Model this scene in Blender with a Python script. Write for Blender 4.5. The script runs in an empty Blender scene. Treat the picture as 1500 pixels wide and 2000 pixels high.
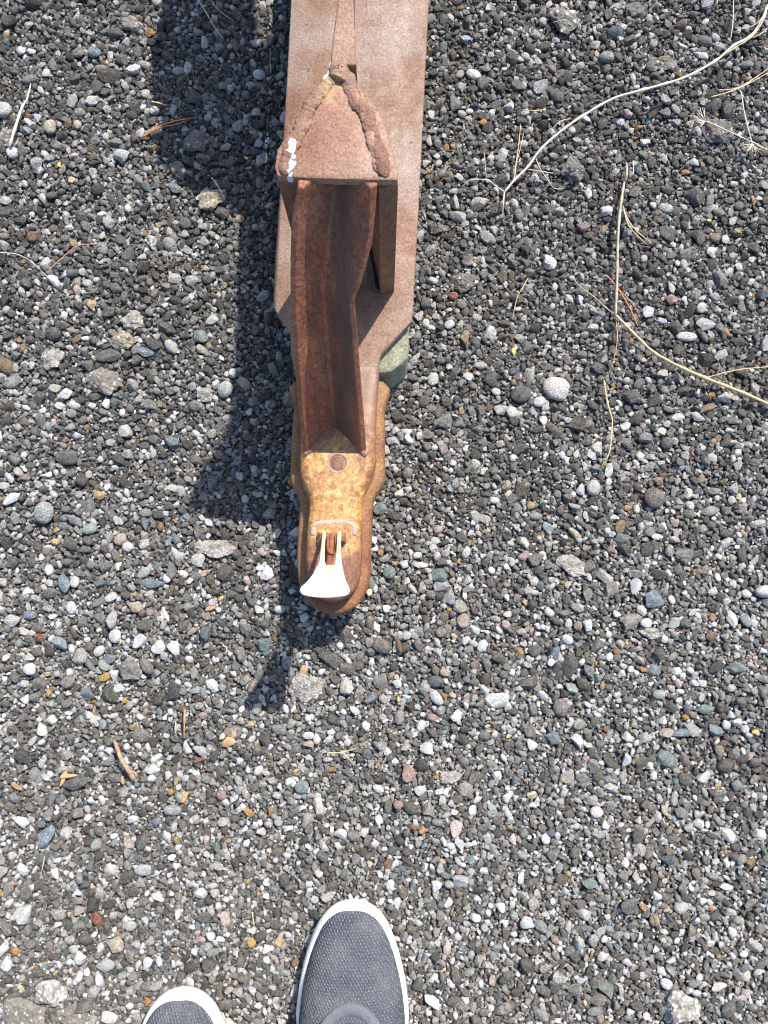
import bpy, bmesh, math, random
import numpy as np
from mathutils import Vector, Matrix, Euler, noise

random.seed(7)
rng = np.random.default_rng(11)
scene = bpy.context.scene
COL = scene.collection

# ------------------------------------------------------------------ camera
HC = 0.85                      # lens height over the gravel, metres
FPX = 1504.0                   # focal length in photo pixels (photo 1500 x 2000)
PITCH = math.atan(100 / FPX)   # looking almost straight down
cam_d = bpy.data.cameras.new('camera')
cam = bpy.data.objects.new('camera', cam_d)
COL.objects.link(cam)
cam.location = (0, 0, HC)
cam.rotation_euler = (PITCH, 0, 0)
cam_d.sensor_fit = 'VERTICAL'
cam_d.sensor_height = 36.0
cam_d.lens = 36.0 * FPX / 2000.0
cam_d.clip_start = 0.02
cam_d.clip_end = 1000
scene.camera = cam
CR = Euler((PITCH, 0, 0)).to_matrix()

# ------------------------------------------------------------------ light
SUNV = Vector((0.44, 0.71, 1.0)).normalized()
ELEV = math.asin(SUNV.z)
AZ = math.atan2(SUNV.x, SUNV.y)
world = bpy.data.worlds.new('World')
scene.world = world
world.use_nodes = True
wn = world.node_tree.nodes
wl = world.node_tree.links
wn.clear()
sky = wn.new('ShaderNodeTexSky')
sky.sky_type = 'NISHITA'
sky.sun_disc = False
sky.sun_elevation = ELEV
sky.sun_rotation = AZ
bg = wn.new('ShaderNodeBackground')
bg.inputs['Strength'].default_value = 0.145
wo = wn.new('ShaderNodeOutputWorld')
wl.new(sky.outputs[0], bg.inputs['Color'])
wl.new(bg.outputs[0], wo.inputs['Surface'])
sd = bpy.data.lights.new('sun', 'SUN')
sd.energy = 4.5
sd.angle = math.radians(0.7)
sd.color = (1.0, 0.945, 0.87)
sun = bpy.data.objects.new('sun', sd)
COL.objects.link(sun)
sun.rotation_euler = (-SUNV).to_track_quat('-Z', 'Y').to_euler()
sun.location = (1, 2, 3)
scene.view_settings.view_transform = 'Standard'
scene.view_settings.look = 'None'
scene.view_settings.gamma = 1
scene.view_settings.use_curve_mapping = False
scene.view_settings.exposure = 1.03


# ------------------------------------------------------------------ helpers
def at(px, py, z):
    """the point of the place at height z that the photo shows at pixel px, py"""
    d = CR @ Vector(((px - 750) / FPX, -(py - 1000) / FPX, -1.0))
    t = (z - HC) / d.z
    return Vector((d.x * t, d.y * t, z))


def gh(x, y):
    """gentle relief of the gravel bed (works on numbers and arrays)"""
    h = (0.0024 * np.sin(x * 23 + 1.3) * np.cos(y * 19 + .4) + 0.0018 * np.sin(x * 41 + y * 33 + 2.)
         + 0.0012 * np.sin(y * 71 - x * 57) + 0.003 * np.sin(x * 7 - y * 9))
    r = np.clip((2.2 - np.maximum(np.abs(x), np.abs(y))) / 0.8, 0, 1)
    return h * r


def tag(o, label=None, cat=None, group=None, kind=None):
    if label: o['label'] = label
    if cat: o['category'] = cat
    if group: o['group'] = group
    if kind: o['kind'] = kind
    return o


def empty(name, loc):
    o = bpy.data.objects.new(name, None)
    o.empty_display_size = 0.03
    o.location = loc
    COL.objects.link(o)
    return o


def link(name, me, mat=None, parent=None, smooth=None):
    o = bpy.data.objects.new(name, me)
    COL.objects.link(o)
    if mat: me.materials.append(mat)
    if parent is not None:
        o.parent = parent
        o.matrix_parent_inverse = Matrix.Translation(-parent_world(parent))
    if smooth is not None:
        me.shade_smooth()
        me.set_sharp_from_angle(angle=math.radians(smooth))
    return o


def parent_world(p):
    v = Vector(p.location)
    q = p.parent
    while q is not None:
        v = Vector(q.location) if q.type == 'EMPTY' else v
        q = q.parent
    return v if p.type == 'EMPTY' else Vector((0, 0, 0))


def pydata(name, vs, fs):
    me = bpy.data.meshes.new(name)
    me.from_pydata([tuple(v) for v in vs], [], fs)
    me.update()
    bm = bmesh.new(); bm.from_mesh(me)
    bmesh.ops.recalc_face_normals(bm, faces=bm.faces)
    bm.to_mesh(me); bm.free()
    return me


def catmull(pts, n=6, closed=False):
    P = [Vector(p) for p in pts]
    out = []
    N = len(P)
    rngi = range(N) if closed else range(N - 1)
    for i in rngi:
        if closed:
            a, b, c, d = P[(i - 1) % N], P[i], P[(i + 1) % N], P[(i + 2) % N]
        else:
            a, b, c, d = P[max(i - 1, 0)], P[i], P[i + 1], P[min(i + 2, N - 1)]
        for k in range(n):
            t = k / n
            out.append(0.5 * ((2 * b) + (c - a) * t + (2 * a - 5 * b + 4 * c - d) * t * t + (3 * b - a - 3 * c + d) * t ** 3))
    if not closed: out.append(P[-1])
    return out


def slab(name, outline, rings, mat, parent, smooth=35):
    """outline: closed list of (x, y); rings: (z, inset) from the bottom up; capped top and bottom"""
    n = len(outline)
    P = [Vector((p[0], p[1])) for p in outline]
    area = sum(P[i].x * P[(i + 1) % n].y - P[(i + 1) % n].x * P[i].y for i in range(n))
    if area < 0: P.reverse()
    nor = []
    for i in range(n):
        e1 = (P[i] - P[i - 1]).normalized(); e2 = (P[(i + 1) % n] - P[i]).normalized()
        n1 = Vector((-e1.y, e1.x)); n2 = Vector((-e2.y, e2.x))
        m = (n1 + n2)
        m = m / max(m.dot(n1), 0.5) if m.length > 1e-6 else n1
        nor.append(m)
    vs, fs = [], []
    for z, ins in rings:
        for i in range(n):
            q = P[i] + nor[i] * ins
            vs.append((q.x, q.y, z(q.x, q.y) if callable(z) else z))
    for r in range(len(rings) - 1):
        for i in range(n):
            j = (i + 1) % n
            fs.append((r * n + i, r * n + j, (r + 1) * n + j, (r + 1) * n + i))
    fs.append(tuple(range(n))[::-1])
    fs.append(tuple((len(rings) - 1) * n + i for i in range(n)))
    return link(name, pydata(name, vs, fs), mat, parent, smooth)


def tube(name, pts, rad, mat, parent=None, sides=7, flat=1.0, bump=0.0, n=5, taper=None, smooth=60, soft=False):
    C = catmull(pts, n)
    vs, fs = [], []
    N = len(C)
    for i, c in enumerate(C):
        t = (C[min(i + 1, N - 1)] - C[max(i - 1, 0)]).normalized()
        s = t.cross(Vector((0, 0, 1)))
        s = s.normalized() if s.length > 1e-4 else Vector((1, 0, 0))
        u = s.cross(t).normalized()
        f = i / (N - 1)
        r = rad * (1 if taper is None else (1 - f) + taper * f)
        if bump:
            r *= 1 + bump * math.sin(i * 1.9) * .5 + bump * (random.random() - .5)
            if bump > .2 and i % n == 0: r *= 1.28
        if i in (0, N - 1): r *= .35
        if soft: r *= min(1, .25 + 4.5 * math.sin(math.pi * min(1, max(0, f))) ) if f not in (0, 1) else .6
        for k in range(sides):
            a = 2 * math.pi * k / sides
            vs.append(c + s * (r * math.cos(a)) + u * (r * flat * math.sin(a)))
    for i in range(N - 1):
        for k in range(sides):
            j = (k + 1) % sides
            fs.append((i * sides + k, i * sides + j, (i + 1) * sides + j, (i + 1) * sides + k))
    fs.append(tuple(range(sides))); fs.append(tuple((N - 1) * sides + k for k in range(sides)))
    return link(name, pydata(name, vs, fs), mat, parent, smooth)


def box(name, x0, x1, y0, y1, z0, z1, mat, parent, bev=0.003):
    return slab(name, [(x0, y0), (x1, y0), (x1, y1), (x0, y1)],
                [(z0, bev), (z0 + bev, 0), (z1 - bev, 0), (z1, bev)], mat, parent, 30)


# ------------------------------------------------------------------ material helpers
class MT:
    def __init__(self, name, rough=.8, spec=.3, metal=0):
        self.m = bpy.data.materials.new(name); self.m.use_nodes = True
        self.t = self.m.node_tree
        self.b = self.t.nodes['Principled BSDF']
        self.b.inputs['Roughness'].default_value = rough
        self.b.inputs['Specular IOR Level'].default_value = spec
        self.b.inputs['Metallic'].default_value = metal
        self.tc = self.n('ShaderNodeTexCoord')
        self.co = self.tc.outputs['Object']

    def n(self, k, **kw):
        o = self.t.nodes.new(k)
        for a, v in kw.items(): setattr(o, a, v)
        return o

    def l(self, a, b): self.t.links.new(a, b)

    def noise(self, scale, detail=4, rough=.6, stretch=None, co=None, dist=0):
        o = self.n('ShaderNodeTexNoise')
        o.inputs['Scale'].default_value = scale; o.inputs['Detail'].default_value = detail
        o.inputs['Roughness'].default_value = rough; o.inputs['Distortion'].default_value = dist
        c = co or self.co
        if stretch:
            mp = self.n('ShaderNodeMapping'); mp.inputs['Scale'].default_value = stretch
            self.l(c, mp.inputs['Vector']); c = mp.outputs[0]
        self.l(c, o.inputs['Vector'])
        return o.outputs['Fac']

    def ramp(self, fac, stops):
        r = self.n('ShaderNodeValToRGB')
        e = r.color_ramp.elements
        while len(e) < len(stops): e.new(.5)
        for q, (p, c) in zip(e, stops):
            q.position = p
            q.color = (c[0], c[1], c[2], 1) if not isinstance(c, (int, float)) else (c, c, c, 1)
        self.l(fac, r.inputs[0])
        return r.outputs[0]

    def mix(self, fac, a, b, mode='MIX'):
        o = self.n('ShaderNodeMix', data_type='RGBA', blend_type=mode)
        for s, v in ((0, fac), (6, a), (7, b)):
            if isinstance(v, (int, float)): o.inputs[s].default_value = v
            elif isinstance(v, tuple): o.inputs[s].default_value = (*v, 1)
            else: self.l(v, o.inputs[s])
        return o.outputs[2]

    def math(self, op, a, b=0.0, c=None):
        o = self.n('ShaderNodeMath', operation=op)
        for s, v in ((0, a), (1, b), (2, c)):
            if v is None: continue
            if isinstance(v, (int, float)): o.inputs[s].default_value = v
            else: self.l(v, o.inputs[s])
        return o.outputs[0]

    def color(self, c): self.l(c, self.b.inputs['Base Color'])

    def bump(self, h, dist=.001, strength=1, prev=None):
        o = self.n('ShaderNodeBump')
        o.inputs['Distance'].default_value = dist; o.inputs['Strength'].default_value = strength
        self.l(h, o.inputs['Height'])
        if prev is not None: self.l(prev, o.inputs['Normal'])
        return o.outputs[0]

    def normal(self, nn): self.l(nn, self.b.inputs['Normal'])


def stone_material(name, source):
    t = MT(name, rough=.82, spec=.35)
    if source == 'instancer':
        a = t.n('ShaderNodeAttribute', attribute_type='INSTANCER', attribute_name='stone_color')
        base = a.outputs['Color']
        rnd = t.n('ShaderNodeAttribute', attribute_type='INSTANCER', attribute_name='stone_random').outputs['Fac']
    else:
        oi = t.n('ShaderNodeObjectInfo')
        base = oi.outputs['Color']; rnd = oi.outputs['Random']
    off = t.n('ShaderNodeVectorMath', operation='ADD')
    t.l(t.co, off.inputs[0])
    cb = t.n('ShaderNodeCombineXYZ')
    v = t.math('MULTIPLY', rnd, 37.0)
    for i in range(3): t.l(v, cb.inputs[i])
    t.l(cb.outputs[0], off.inputs[1])
    co = off.outputs[0]
    n1 = t.noise(1.6, 5, .7, co=co)
    n2 = t.noise(7, 3, .7, co=co)
    hs = t.n('ShaderNodeSeparateColor'); t.l(base, hs.inputs[0])
    amt = t.math('MAXIMUM', t.math('SUBTRACT', 1.1, t.math('MULTIPLY', hs.outputs[1], 1.1)), .25)
    c = t.mix(amt, base, t.ramp(n1, [(.32, .5), (.5, .98), (.68, 1.6)]), 'MULTIPLY')
    c = t.mix(amt, c, t.ramp(n2, [(.36, .5), (.52, 1.0), (.64, 1.6)]), 'MULTIPLY')
    # pale mineral flecks on some of the stones
    vor = t.n('ShaderNodeTexVoronoi'); vor.inputs['Scale'].default_value = 5.5
    t.l(co, vor.inputs['Vector'])
    fl = t.ramp(vor.outputs['Distance'], [(.16, 1.0), (.24, 0.0)])
    sel = t.math('GREATER_THAN', t.math('FRACT', t.math('MULTIPLY', rnd, 91.7)), .62)
    c = t.mix(t.math('MULTIPLY', t.math('MULTIPLY', fl, sel), .45), c, (.55, .53, .5))
    # a veil of pale dust
    geo = t.n('ShaderNodeNewGeometry')
    c = t.mix(t.math('MULTIPLY', n2, .12), c, (.34, .31, .27))
    t.color(c)
    t.normal(t.bump(n2, .28, .75, t.bump(n1, .4, .6)))
    return t.m


def lump_material(name, dark, light, amount, scale=90):
    """rough conglomerate: dark matrix with pale grains"""
    t = MT(name, rough=.9, spec=.2)
    n1 = t.noise(55, 6, .7); n2 = t.noise(260, 4, .7)
    c = t.mix(t.ramp(n1, [(.35, 0.), (.65, 1.)]), tuple(k * .7 for k in dark), tuple(min(1, k * 1.35) for k in dark))
    vor = t.n('ShaderNodeTexVoronoi'); vor.inputs['Scale'].default_value = scale * 3
    t.l(t.co, vor.inputs['Vector'])
    cell = t.n('ShaderNodeSeparateColor'); t.l(vor.outputs['Color'], cell.inputs[0])
    pick = t.math('LESS_THAN', cell.outputs[0], amount)
    edge = t.ramp(vor.outputs['Distance'], [(.38, 1.), (.52, 0.)])
    c = t.mix(t.math('MULTIPLY', pick, edge), c, light)
    c = t.mix(1., c, t.ramp(n2, [(.3, .6), (.5, 1.), (.7, 1.3)]), 'MULTIPLY')
    t.color(c)
    t.normal(t.bump(n2, .0012, .9, t.bump(vor.outputs['Distance'], .002, .6, t.bump(n1, .004, .7))))
    return t.m


def rust_material(name, dark, mid, light, s1=35, s2=420, grain=.5, dust=(.45, .38, .34), dustamt=.3, rough=.75, spots=.0, bumpd=.0006, streak=None):
    t = MT(name, rough=rough, spec=.35)
    n1 = t.noise(s1, 6, .65, stretch=streak); n2 = t.noise(s2, 3, .7); n3 = t.noise(s1 * 4, 5, .7)
    c = t.ramp(n1, [(.32, dark), (.5, mid), (.68, light)])
    c = t.mix(t.ramp(n3, [(.42, 0.), (.62, .5)]), c, dark)
    c = t.mix(t.math('MULTIPLY', t.ramp(t.noise(s1 * .45, 4, .6), [(.42, 0.), (.62, 1.)]), dustamt), c, dust)
    c = t.mix(grain, c, t.ramp(n2, [(.3, .45), (.5, 1.), (.7, 1.5)]), 'MULTIPLY')
    if spots:
        v = t.n('ShaderNodeTexVoronoi'); v.inputs['Scale'].default_value = 75
        t.l(t.co, v.inputs['Vector'])
        sp = t.n('ShaderNodeSeparateColor'); t.l(v.outputs['Color'], sp.inputs[0])
        f = t.math('MULTIPLY', t.math('LESS_THAN', t.math('ADD', v.outputs['Distance'], t.math('MULTIPLY', t.math('SUBTRACT', n2, .5), .3)), .13), t.math('LESS_THAN', sp.outputs[0], spots))
        c = t.mix(t.math('MULTIPLY', f, .7), c, (.07, .035, .025))
        g = t.math('MULTIPLY', t.math('LESS_THAN', t.math('ADD', v.outputs['Distance'], t.math('MULTIPLY', t.math('SUBTRACT', n2, .5), .35)), .10), t.math('GREATER_THAN', sp.outputs[0], 1 - spots * .8))
        c = t.mix(t.math('MULTIPLY', g, .6), c, (.6, .58, .42))
    t.color(c)
    t.l(t.ramp(n3, [(.3, rough - .15), (.7, min(1, rough + .12))]), t.b.inputs['Roughness'])
    t.normal(t.bump(n2, bumpd, .8, t.bump(n3, bumpd * 2.2, .6)))
    return t.m


M_stone = stone_material('gravel_stone', 'instancer')
M_pebble = stone_material('loose_stone', 'object')
M_plate = rust_material('dusty_rusted_plate', (.135, .064, .037), (.185, .102, .064), (.235, .148, .103), 26, 400, .8,
                        (.245, .193, .160), .65, .66, spots=.13, streak=(1, .4, 1))
M_cap = rust_material('rusted_cap_steel', (.145, .062, .035), (.21, .102, .058), (.26, .145, .088), 34, 440, .8, (.27, .19, .145), .4, .6, spots=.06)
M_weld = rust_material('weld_rust', (.12, .050, .030), (.195, .092, .053), (.27, .148, .09), 60, 480, .8, (.30, .22, .175), .3, .55, bumpd=.001)
M_side = rust_material('brown_plate_rust', (.13, .058, .035), (.20, .10, .06), (.28, .15, .09), 60, 380, .9, (.16, .11, .08), .5, .6, bumpd=.0005)
M_strut = rust_material('red_brown_mill_rust', (.14, .047, .025), (.25, .088, .044), (.34, .138, .070), 60, 340, .95, (.18, .09, .06), .4, .6, streak=(1, .3, .3), bumpd=.0005)


def valley_streak(m):
    """dark streak with noisy edges along the inside of the angle"""
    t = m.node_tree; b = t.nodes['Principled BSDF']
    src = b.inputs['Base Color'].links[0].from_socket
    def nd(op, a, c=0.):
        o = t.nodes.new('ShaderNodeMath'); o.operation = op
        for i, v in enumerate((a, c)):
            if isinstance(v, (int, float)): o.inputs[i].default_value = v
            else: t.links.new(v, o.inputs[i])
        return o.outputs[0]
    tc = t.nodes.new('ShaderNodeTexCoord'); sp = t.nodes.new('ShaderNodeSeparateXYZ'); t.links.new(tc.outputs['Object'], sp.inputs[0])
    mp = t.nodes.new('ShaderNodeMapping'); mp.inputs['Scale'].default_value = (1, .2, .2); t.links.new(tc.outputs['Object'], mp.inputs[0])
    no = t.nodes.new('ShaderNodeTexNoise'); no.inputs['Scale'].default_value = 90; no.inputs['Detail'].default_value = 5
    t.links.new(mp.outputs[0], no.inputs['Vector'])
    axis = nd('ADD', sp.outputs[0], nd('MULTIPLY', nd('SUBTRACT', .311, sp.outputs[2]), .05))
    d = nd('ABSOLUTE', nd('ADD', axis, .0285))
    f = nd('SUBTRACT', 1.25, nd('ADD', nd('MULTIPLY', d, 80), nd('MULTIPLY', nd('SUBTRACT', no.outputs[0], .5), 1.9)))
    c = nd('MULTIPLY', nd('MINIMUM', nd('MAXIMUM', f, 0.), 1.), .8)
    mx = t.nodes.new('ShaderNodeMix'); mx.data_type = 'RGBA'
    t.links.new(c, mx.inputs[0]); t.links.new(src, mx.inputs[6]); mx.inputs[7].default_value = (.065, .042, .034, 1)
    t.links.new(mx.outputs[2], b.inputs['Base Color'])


valley_streak(M_strut)
M_flange = rust_material('ochre_orange_rust', (.12, .044, .022), (.20, .080, .036), (.29, .135, .055), 45, 420, .9, (.23, .17, .07), .3, .62)
M_black = MT('black_rubber', .45, .5); M_black.b.inputs['Base Color'].default_value = (.03, .035, .035, 1); M_black = M_black.m
M_wire = rust_material('bright_rusted_wire', (.12, .04, .02), (.22, .08, .035), (.32, .125, .05), 120, 900, .4, (.3, .1, .05), .2, .6)


def shell_material():
    """worn gold-zinc plating with pale flakes over rust"""
    t = MT('worn_gold_plating', rough=.42, spec=.6)
    n1 = t.noise(48, 7, .7, dist=.3); n2 = t.noise(420, 4, .75); n3 = t.noise(150, 6, .75, dist=.5); n4 = t.noise(15, 3, .5)
    gold = t.ramp(n3, [(.3, (.155, .062, .020)), (.45, (.30, .135, .036)), (.57, (.47, .255, .070)), (.70, (.74, .54, .25))])
    rust = t.ramp(n3, [(.3, (.085, .036, .025)), (.55, (.185, .078, .04)), (.75, (.30, .145, .065))])
    sx = t.n('ShaderNodeSeparateXYZ'); t.l(t.co, sx.inputs[0])
    # rust creeps in from the nose and from the sides; the middle keeps its plating
    nose = t.math('MULTIPLY', t.math('SUBTRACT', .028, sx.outputs[1]), 14)      # rises towards the nose
    side = t.math('MULTIPLY', t.math('ABSOLUTE', t.math('ADD', sx.outputs[0], .050)), 9)
    k = t.math('ADD', t.math('ADD', t.math('MAXIMUM', nose, -.25), side), t.math('MULTIPLY', t.math('SUBTRACT', n1, .5), 2.6))
    k = t.math('ADD', k, t.math('MULTIPLY', t.math('SUBTRACT', n4, .5), 1.2))
    c = t.mix(t.ramp(t.math('ADD', k, .25), [(.1, 0.), (.75, 1.)]), gold, rust)
    c = t.mix(t.ramp(t.math('ADD', sx.outputs[1], t.math('MULTIPLY', t.math('SUBTRACT', n1, .5), .12)), [(.115, 0.), (.165, 1.)]), c, t.ramp(n1, [(.35, (.13, .064, .037)), (.65, (.19, .112, .073))]))
    c = t.mix(.85, c, t.ramp(n2, [(.3, .5), (.5, 1.), (.7, 1.45)]), 'MULTIPLY')
    t.color(c)
    t.l(t.ramp(k, [(.2, .5), (.6, .8)]), t.b.inputs['Roughness'])
    t.normal(t.bump(n2, .0005, .8, t.bump(n3, .0008, .6)))
    return t.m


M_shell = shell_material()


def white_paint():
    t = MT('white_latch_paint', rough=.35, spec=.5)
    n = t.noise(160, 5, .7); n2 = t.noise(600, 3, .6)
    sx = t.n('ShaderNodeSeparateXYZ'); t.l(t.co, sx.inputs[0])
    k = t.math('ADD', t.math('MULTIPLY', t.math('SUBTRACT', .155, sx.outputs[2]), 20), t.math('MULTIPLY', t.math('SUBTRACT', n, .5), 1.8))
    mid = t.math('SUBTRACT', 1., t.math('MULTIPLY', t.math('ABSOLUTE', t.math('ADD', sx.outputs[0], .0485)), 130))
    low = t.math('MULTIPLY', t.math('SUBTRACT', .171, sx.outputs[2]), 60)
    k = t.math('MAXIMUM', k, t.math('ADD', t.math('MINIMUM', t.math('MULTIPLY', mid, .7), low), t.math('MULTIPLY', t.math('SUBTRACT', n, .5), 1.3)))
    c = t.mix(t.ramp(k, [(.2, 0.), (.55, .9)]), t.ramp(t.noise(70, 4, .6), [(.35, (.56, .53, .47)), (.6, (.70, .68, .64))]), t.ramp(n2, [(.35, (.45, .24, .09)), (.6, (.68, .5, .3))]))
    t.color(c)
    t.normal(t.bump(n2, .0002, .5))
    return t.m


M_white = white_paint()


def block_material():
    t = MT('weathered_green_concrete', rough=.92, spec=.2)
    n1 = t.noise(70, 6, .7); n2 = t.noise(210, 4, .7, dist=1.5)
    c = t.ramp(n1, [(.3, (.13, .135, .09)), (.5, (.20, .20, .14)), (.7, (.28, .28, .20))])
    c = t.mix(t.ramp(n2, [(.55, 0.), (.66, .75)]), c, (.50, .48, .34))
    c = t.mix(t.ramp(n2, [(.3, .7), (.42, 0.)]), c, (.06, .065, .04))
    t.color(c)
    t.normal(t.bump(n2, .0012, .8, t.bump(n1, .003, .5)))
    return t.m


M_block = block_material()


def knit():
    t = MT('grey_navy_knit', rough=.95, spec=.1)
    sx = t.n('ShaderNodeSeparateXYZ'); t.l(t.co, sx.inputs[0])
    x, y, z = sx.outputs
    kx, ky = 2 * math.pi / .0034, 2 * math.pi / .0026
    row = t.math('MULTIPLY', y, ky / (2 * math.pi))
    par = t.math('MULTIPLY', t.math('FLOOR', row), math.pi)
    sxx = t.math('SINE', t.math('ADD', t.math('MULTIPLY', x, kx), t.math('ADD', par, t.math('MULTIPLY', t.math('FRACT', row), 2.2))))
    syy = t.math('SINE', t.math('MULTIPLY', t.math('FRACT', row), math.pi))
    f = t.math('MULTIPLY', t.math('MAXIMUM', sxx, 0.), syy)
    n = t.noise(700, 3, .7); n2 = t.noise(28, 3, .5); n3 = t.noise(260, 2, .5)
    f = t.math('MULTIPLY', f, t.ramp(n3, [(.35, .1), (.6, 1.3)]))
    dark = t.ramp(n2, [(.35, (.046, .051, .064)), (.65, (.078, .083, .093))])
    c = t.mix(t.ramp(f, [(.12, 0.), (.7, .75)]), dark, (.21, .222, .245))
    c = t.mix(.8, c, t.ramp(n, [(.3, .4), (.7, 1.6)]), 'MULTIPLY')
    c = t.mix(t.ramp(t.noise(45, 5, .7), [(.5, 0.), (.75, .28)]), c, (.22, .21, .19))
    t.color(c)
    t.normal(t.bump(f, .0012, 1.0))
    return t.m


M_knit = knit()


def simple(name, c, rough=.8, var=.2, scale=80, bumpd=.0006):
    t = MT(name, rough)
    n = t.noise(scale, 5, .65)
    t.color(t.ramp(n, [(.3, tuple(k * (1 - var) for k in c)), (.7, tuple(min(1, k * (1 + var)) for k in c))]))
    t.normal(t.bump(n, bumpd, .6))
    return t.m


M_sole = simple('white_foam_sole', (.64, .615, .57), .7, .10, 60, .0004)
M_rib = simple('dark_ribbed_cuff', (.10, .106, .12), .95, .3, 500)
M_sock = simple('charcoal_sock', (.045, .047, .055), .95, .3, 400)
M_denim = simple('dark_trouser_cloth', (.05, .055, .07), .95, .3, 300)
M_straw = simple('dry_straw', (.44, .34, .205), .75, .35, 220, .0004)
M_pale = simple('bleached_stem', (.50, .45, .38), .75, .35, 220, .0004)
M_greystem = simple('grey_brown_stem', (.34, .29, .22), .8, .35, 150, .0004)
M_orange = simple('orange_pine_needle', (.42, .19, .08), .6, .3, 200, .0003)
M_tan = simple('tan_needle', (.48, .37, .24), .65, .3, 200, .0003)
M_chip = simple('orange_wood_chip', (.34, .21, .11), .8, .35, 250, .0006)
M_twig = simple('brown_twig_bark', (.27, .18, .11), .85, .45, 260, .001)
M_bark = simple('dark_bark_chip', (.13, .07, .04), .9, .4, 250, .0008)
M_yellow = simple('yellow_flake', (.48, .33, .07), .6, .15, 200, .0002)
M_galv = simple('dull_grey_steel', (.30, .28, .26), .6, .25, 60, .0005)


# ------------------------------------------------------------------ ground sheet
def ground():
    ax = np.concatenate([-np.geomspace(150, 2.4, 14), np.arange(-2.2, -1.0, .08), np.arange(-1.0, 1.0001, .0125),
                         np.arange(1.08, 2.25, .08), np.geomspace(2.4, 150, 14)])
    n = len(ax)
    X, Y = np.meshgrid(ax, ax)
    Z = gh(X, Y) - .0045
    vs = np.stack([X, Y, Z], -1).reshape(-1, 3)
    i = np.arange(n - 1)
    I, J = np.meshgrid(i, i)
    a = (J * n + I).ravel()
    fs = np.stack([a, a + 1, a + n + 1, a + n], -1)
    me = bpy.data.meshes.new('ground')
    me.vertices.add(len(vs)); me.vertices.foreach_set('co', vs.astype(np.float32).ravel())
    me.loops.add(fs.size); me.loops.foreach_set('vertex_index', fs.astype(np.int32).ravel())
    me.polygons.add(len(fs)); me.polygons.foreach_set('loop_start', np.arange(0, fs.size, 4, dtype=np.int32))
    me.update(calc_edges=True)
    t = MT('gritty_ground', .95, .2)
    v1 = t.n('ShaderNodeTexVoronoi'); v1.inputs['Scale'].default_value = 260; t.l(t.co, v1.inputs['Vector'])
    v2 = t.n('ShaderNodeTexVoronoi'); v2.inputs['Scale'].default_value = 110; t.l(t.co, v2.inputs['Vector'])
    s1 = t.n('ShaderNodeSeparateColor'); t.l(v1.outputs['Color'], s1.inputs[0])
    s2 = t.n('ShaderNodeSeparateColor'); t.l(v2.outputs['Color'], s2.inputs[0])
    soil = t.ramp(t.noise(30, 6, .7), [(.3, (.045, .036, .028)), (.55, (.075, .062, .05)), (.75, (.12, .10, .08))])
    g1 = t.ramp(s1.outputs[0], [(0., (.05, .048, .045)), (.6, (.11, .105, .10)), (.85, (.2, .19, .18)), (.97, (.5, .48, .45))])
    g2 = t.ramp(s2.outputs[0], [(0., (.06, .058, .055)), (.6, (.13, .125, .12)), (.85, (.25, .24, .23)), (.95, (.6, .58, .55))])
    c = t.mix(t.math('LESS_THAN', v1.outputs['Distance'], .55), soil, g1)
    c = t.mix(t.math('MULTIPLY', t.math('LESS_THAN', v2.outputs['Distance'], .5), t.math('GREATER_THAN', s2.outputs[1], .35)), c, g2)
    t.color(c)
    h = t.math('SUBTRACT', 1., v1.outputs['Distance']); h2 = t.math('SUBTRACT', 1., v2.outputs['Distance'])
    t.normal(t.bump(h, .002, .8, t.bump(h2, .004, .6)))
    o = link('ground', me, t.m, None)
    tag(o, kind='structure', label='dark gritty soil sheet under the loose gravel')
    return o


ground()

# ------------------------------------------------------------------ stone shapes
def stone_mesh(seed, sub=2, cuts=9, lo=.52, hi=.88, rough=.06):
    r = random.Random(seed)
    bm = bmesh.new()
    bmesh.ops.create_icosphere(bm, subdivisions=sub, radius=1)
    co = np.array([v.co[:] for v in bm.verts])
    for k in range(cuts):
        d = np.array([r.gauss(0, 1), r.gauss(0, 1), r.gauss(0, 1) * .8]); d /= np.linalg.norm(d)
        tt = r.uniform(lo, hi)
        over = np.maximum(co @ d - tt, 0)
        co -= over[:, None] * d * .93
    for i, v in enumerate(bm.verts):
        p = Vector(co[i])
        nz = noise.noise(p * 1.7 + Vector((seed * 3.1, 0, 0))) * rough * 2 + noise.noise(p * 4.5 + Vector((0, seed * 1.7, 0))) * rough
        v.co = p * (1 + nz)
    c2 = np.array([v.co[:] for v in bm.verts])
    c2 -= (c2.max(0) + c2.min(0)) / 2
    c2 /= np.abs(c2).max(0)
    for i, v in enumerate(bm.verts): v.co = c2[i]
    me = bpy.data.meshes.new('stone')
    bm.to_mesh(me); bm.free()
    me.shade_smooth()
    if lo < .7: me.set_sharp_from_angle(angle=math.radians(24))
    return me


shape_col = bpy.data.collections.new('stone_shapes')
NSH = 34
for s in range(NSH):
    ang = s < 27
    me = stone_mesh(s + 1, 2, 13 if ang else 6, .42 if ang else .7, .82 if ang else .95, .035)
    me.materials.append(M_stone)
    shape_col.objects.link(bpy.data.objects.new('pebble.%03d' % (s + 1), me))

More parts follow.
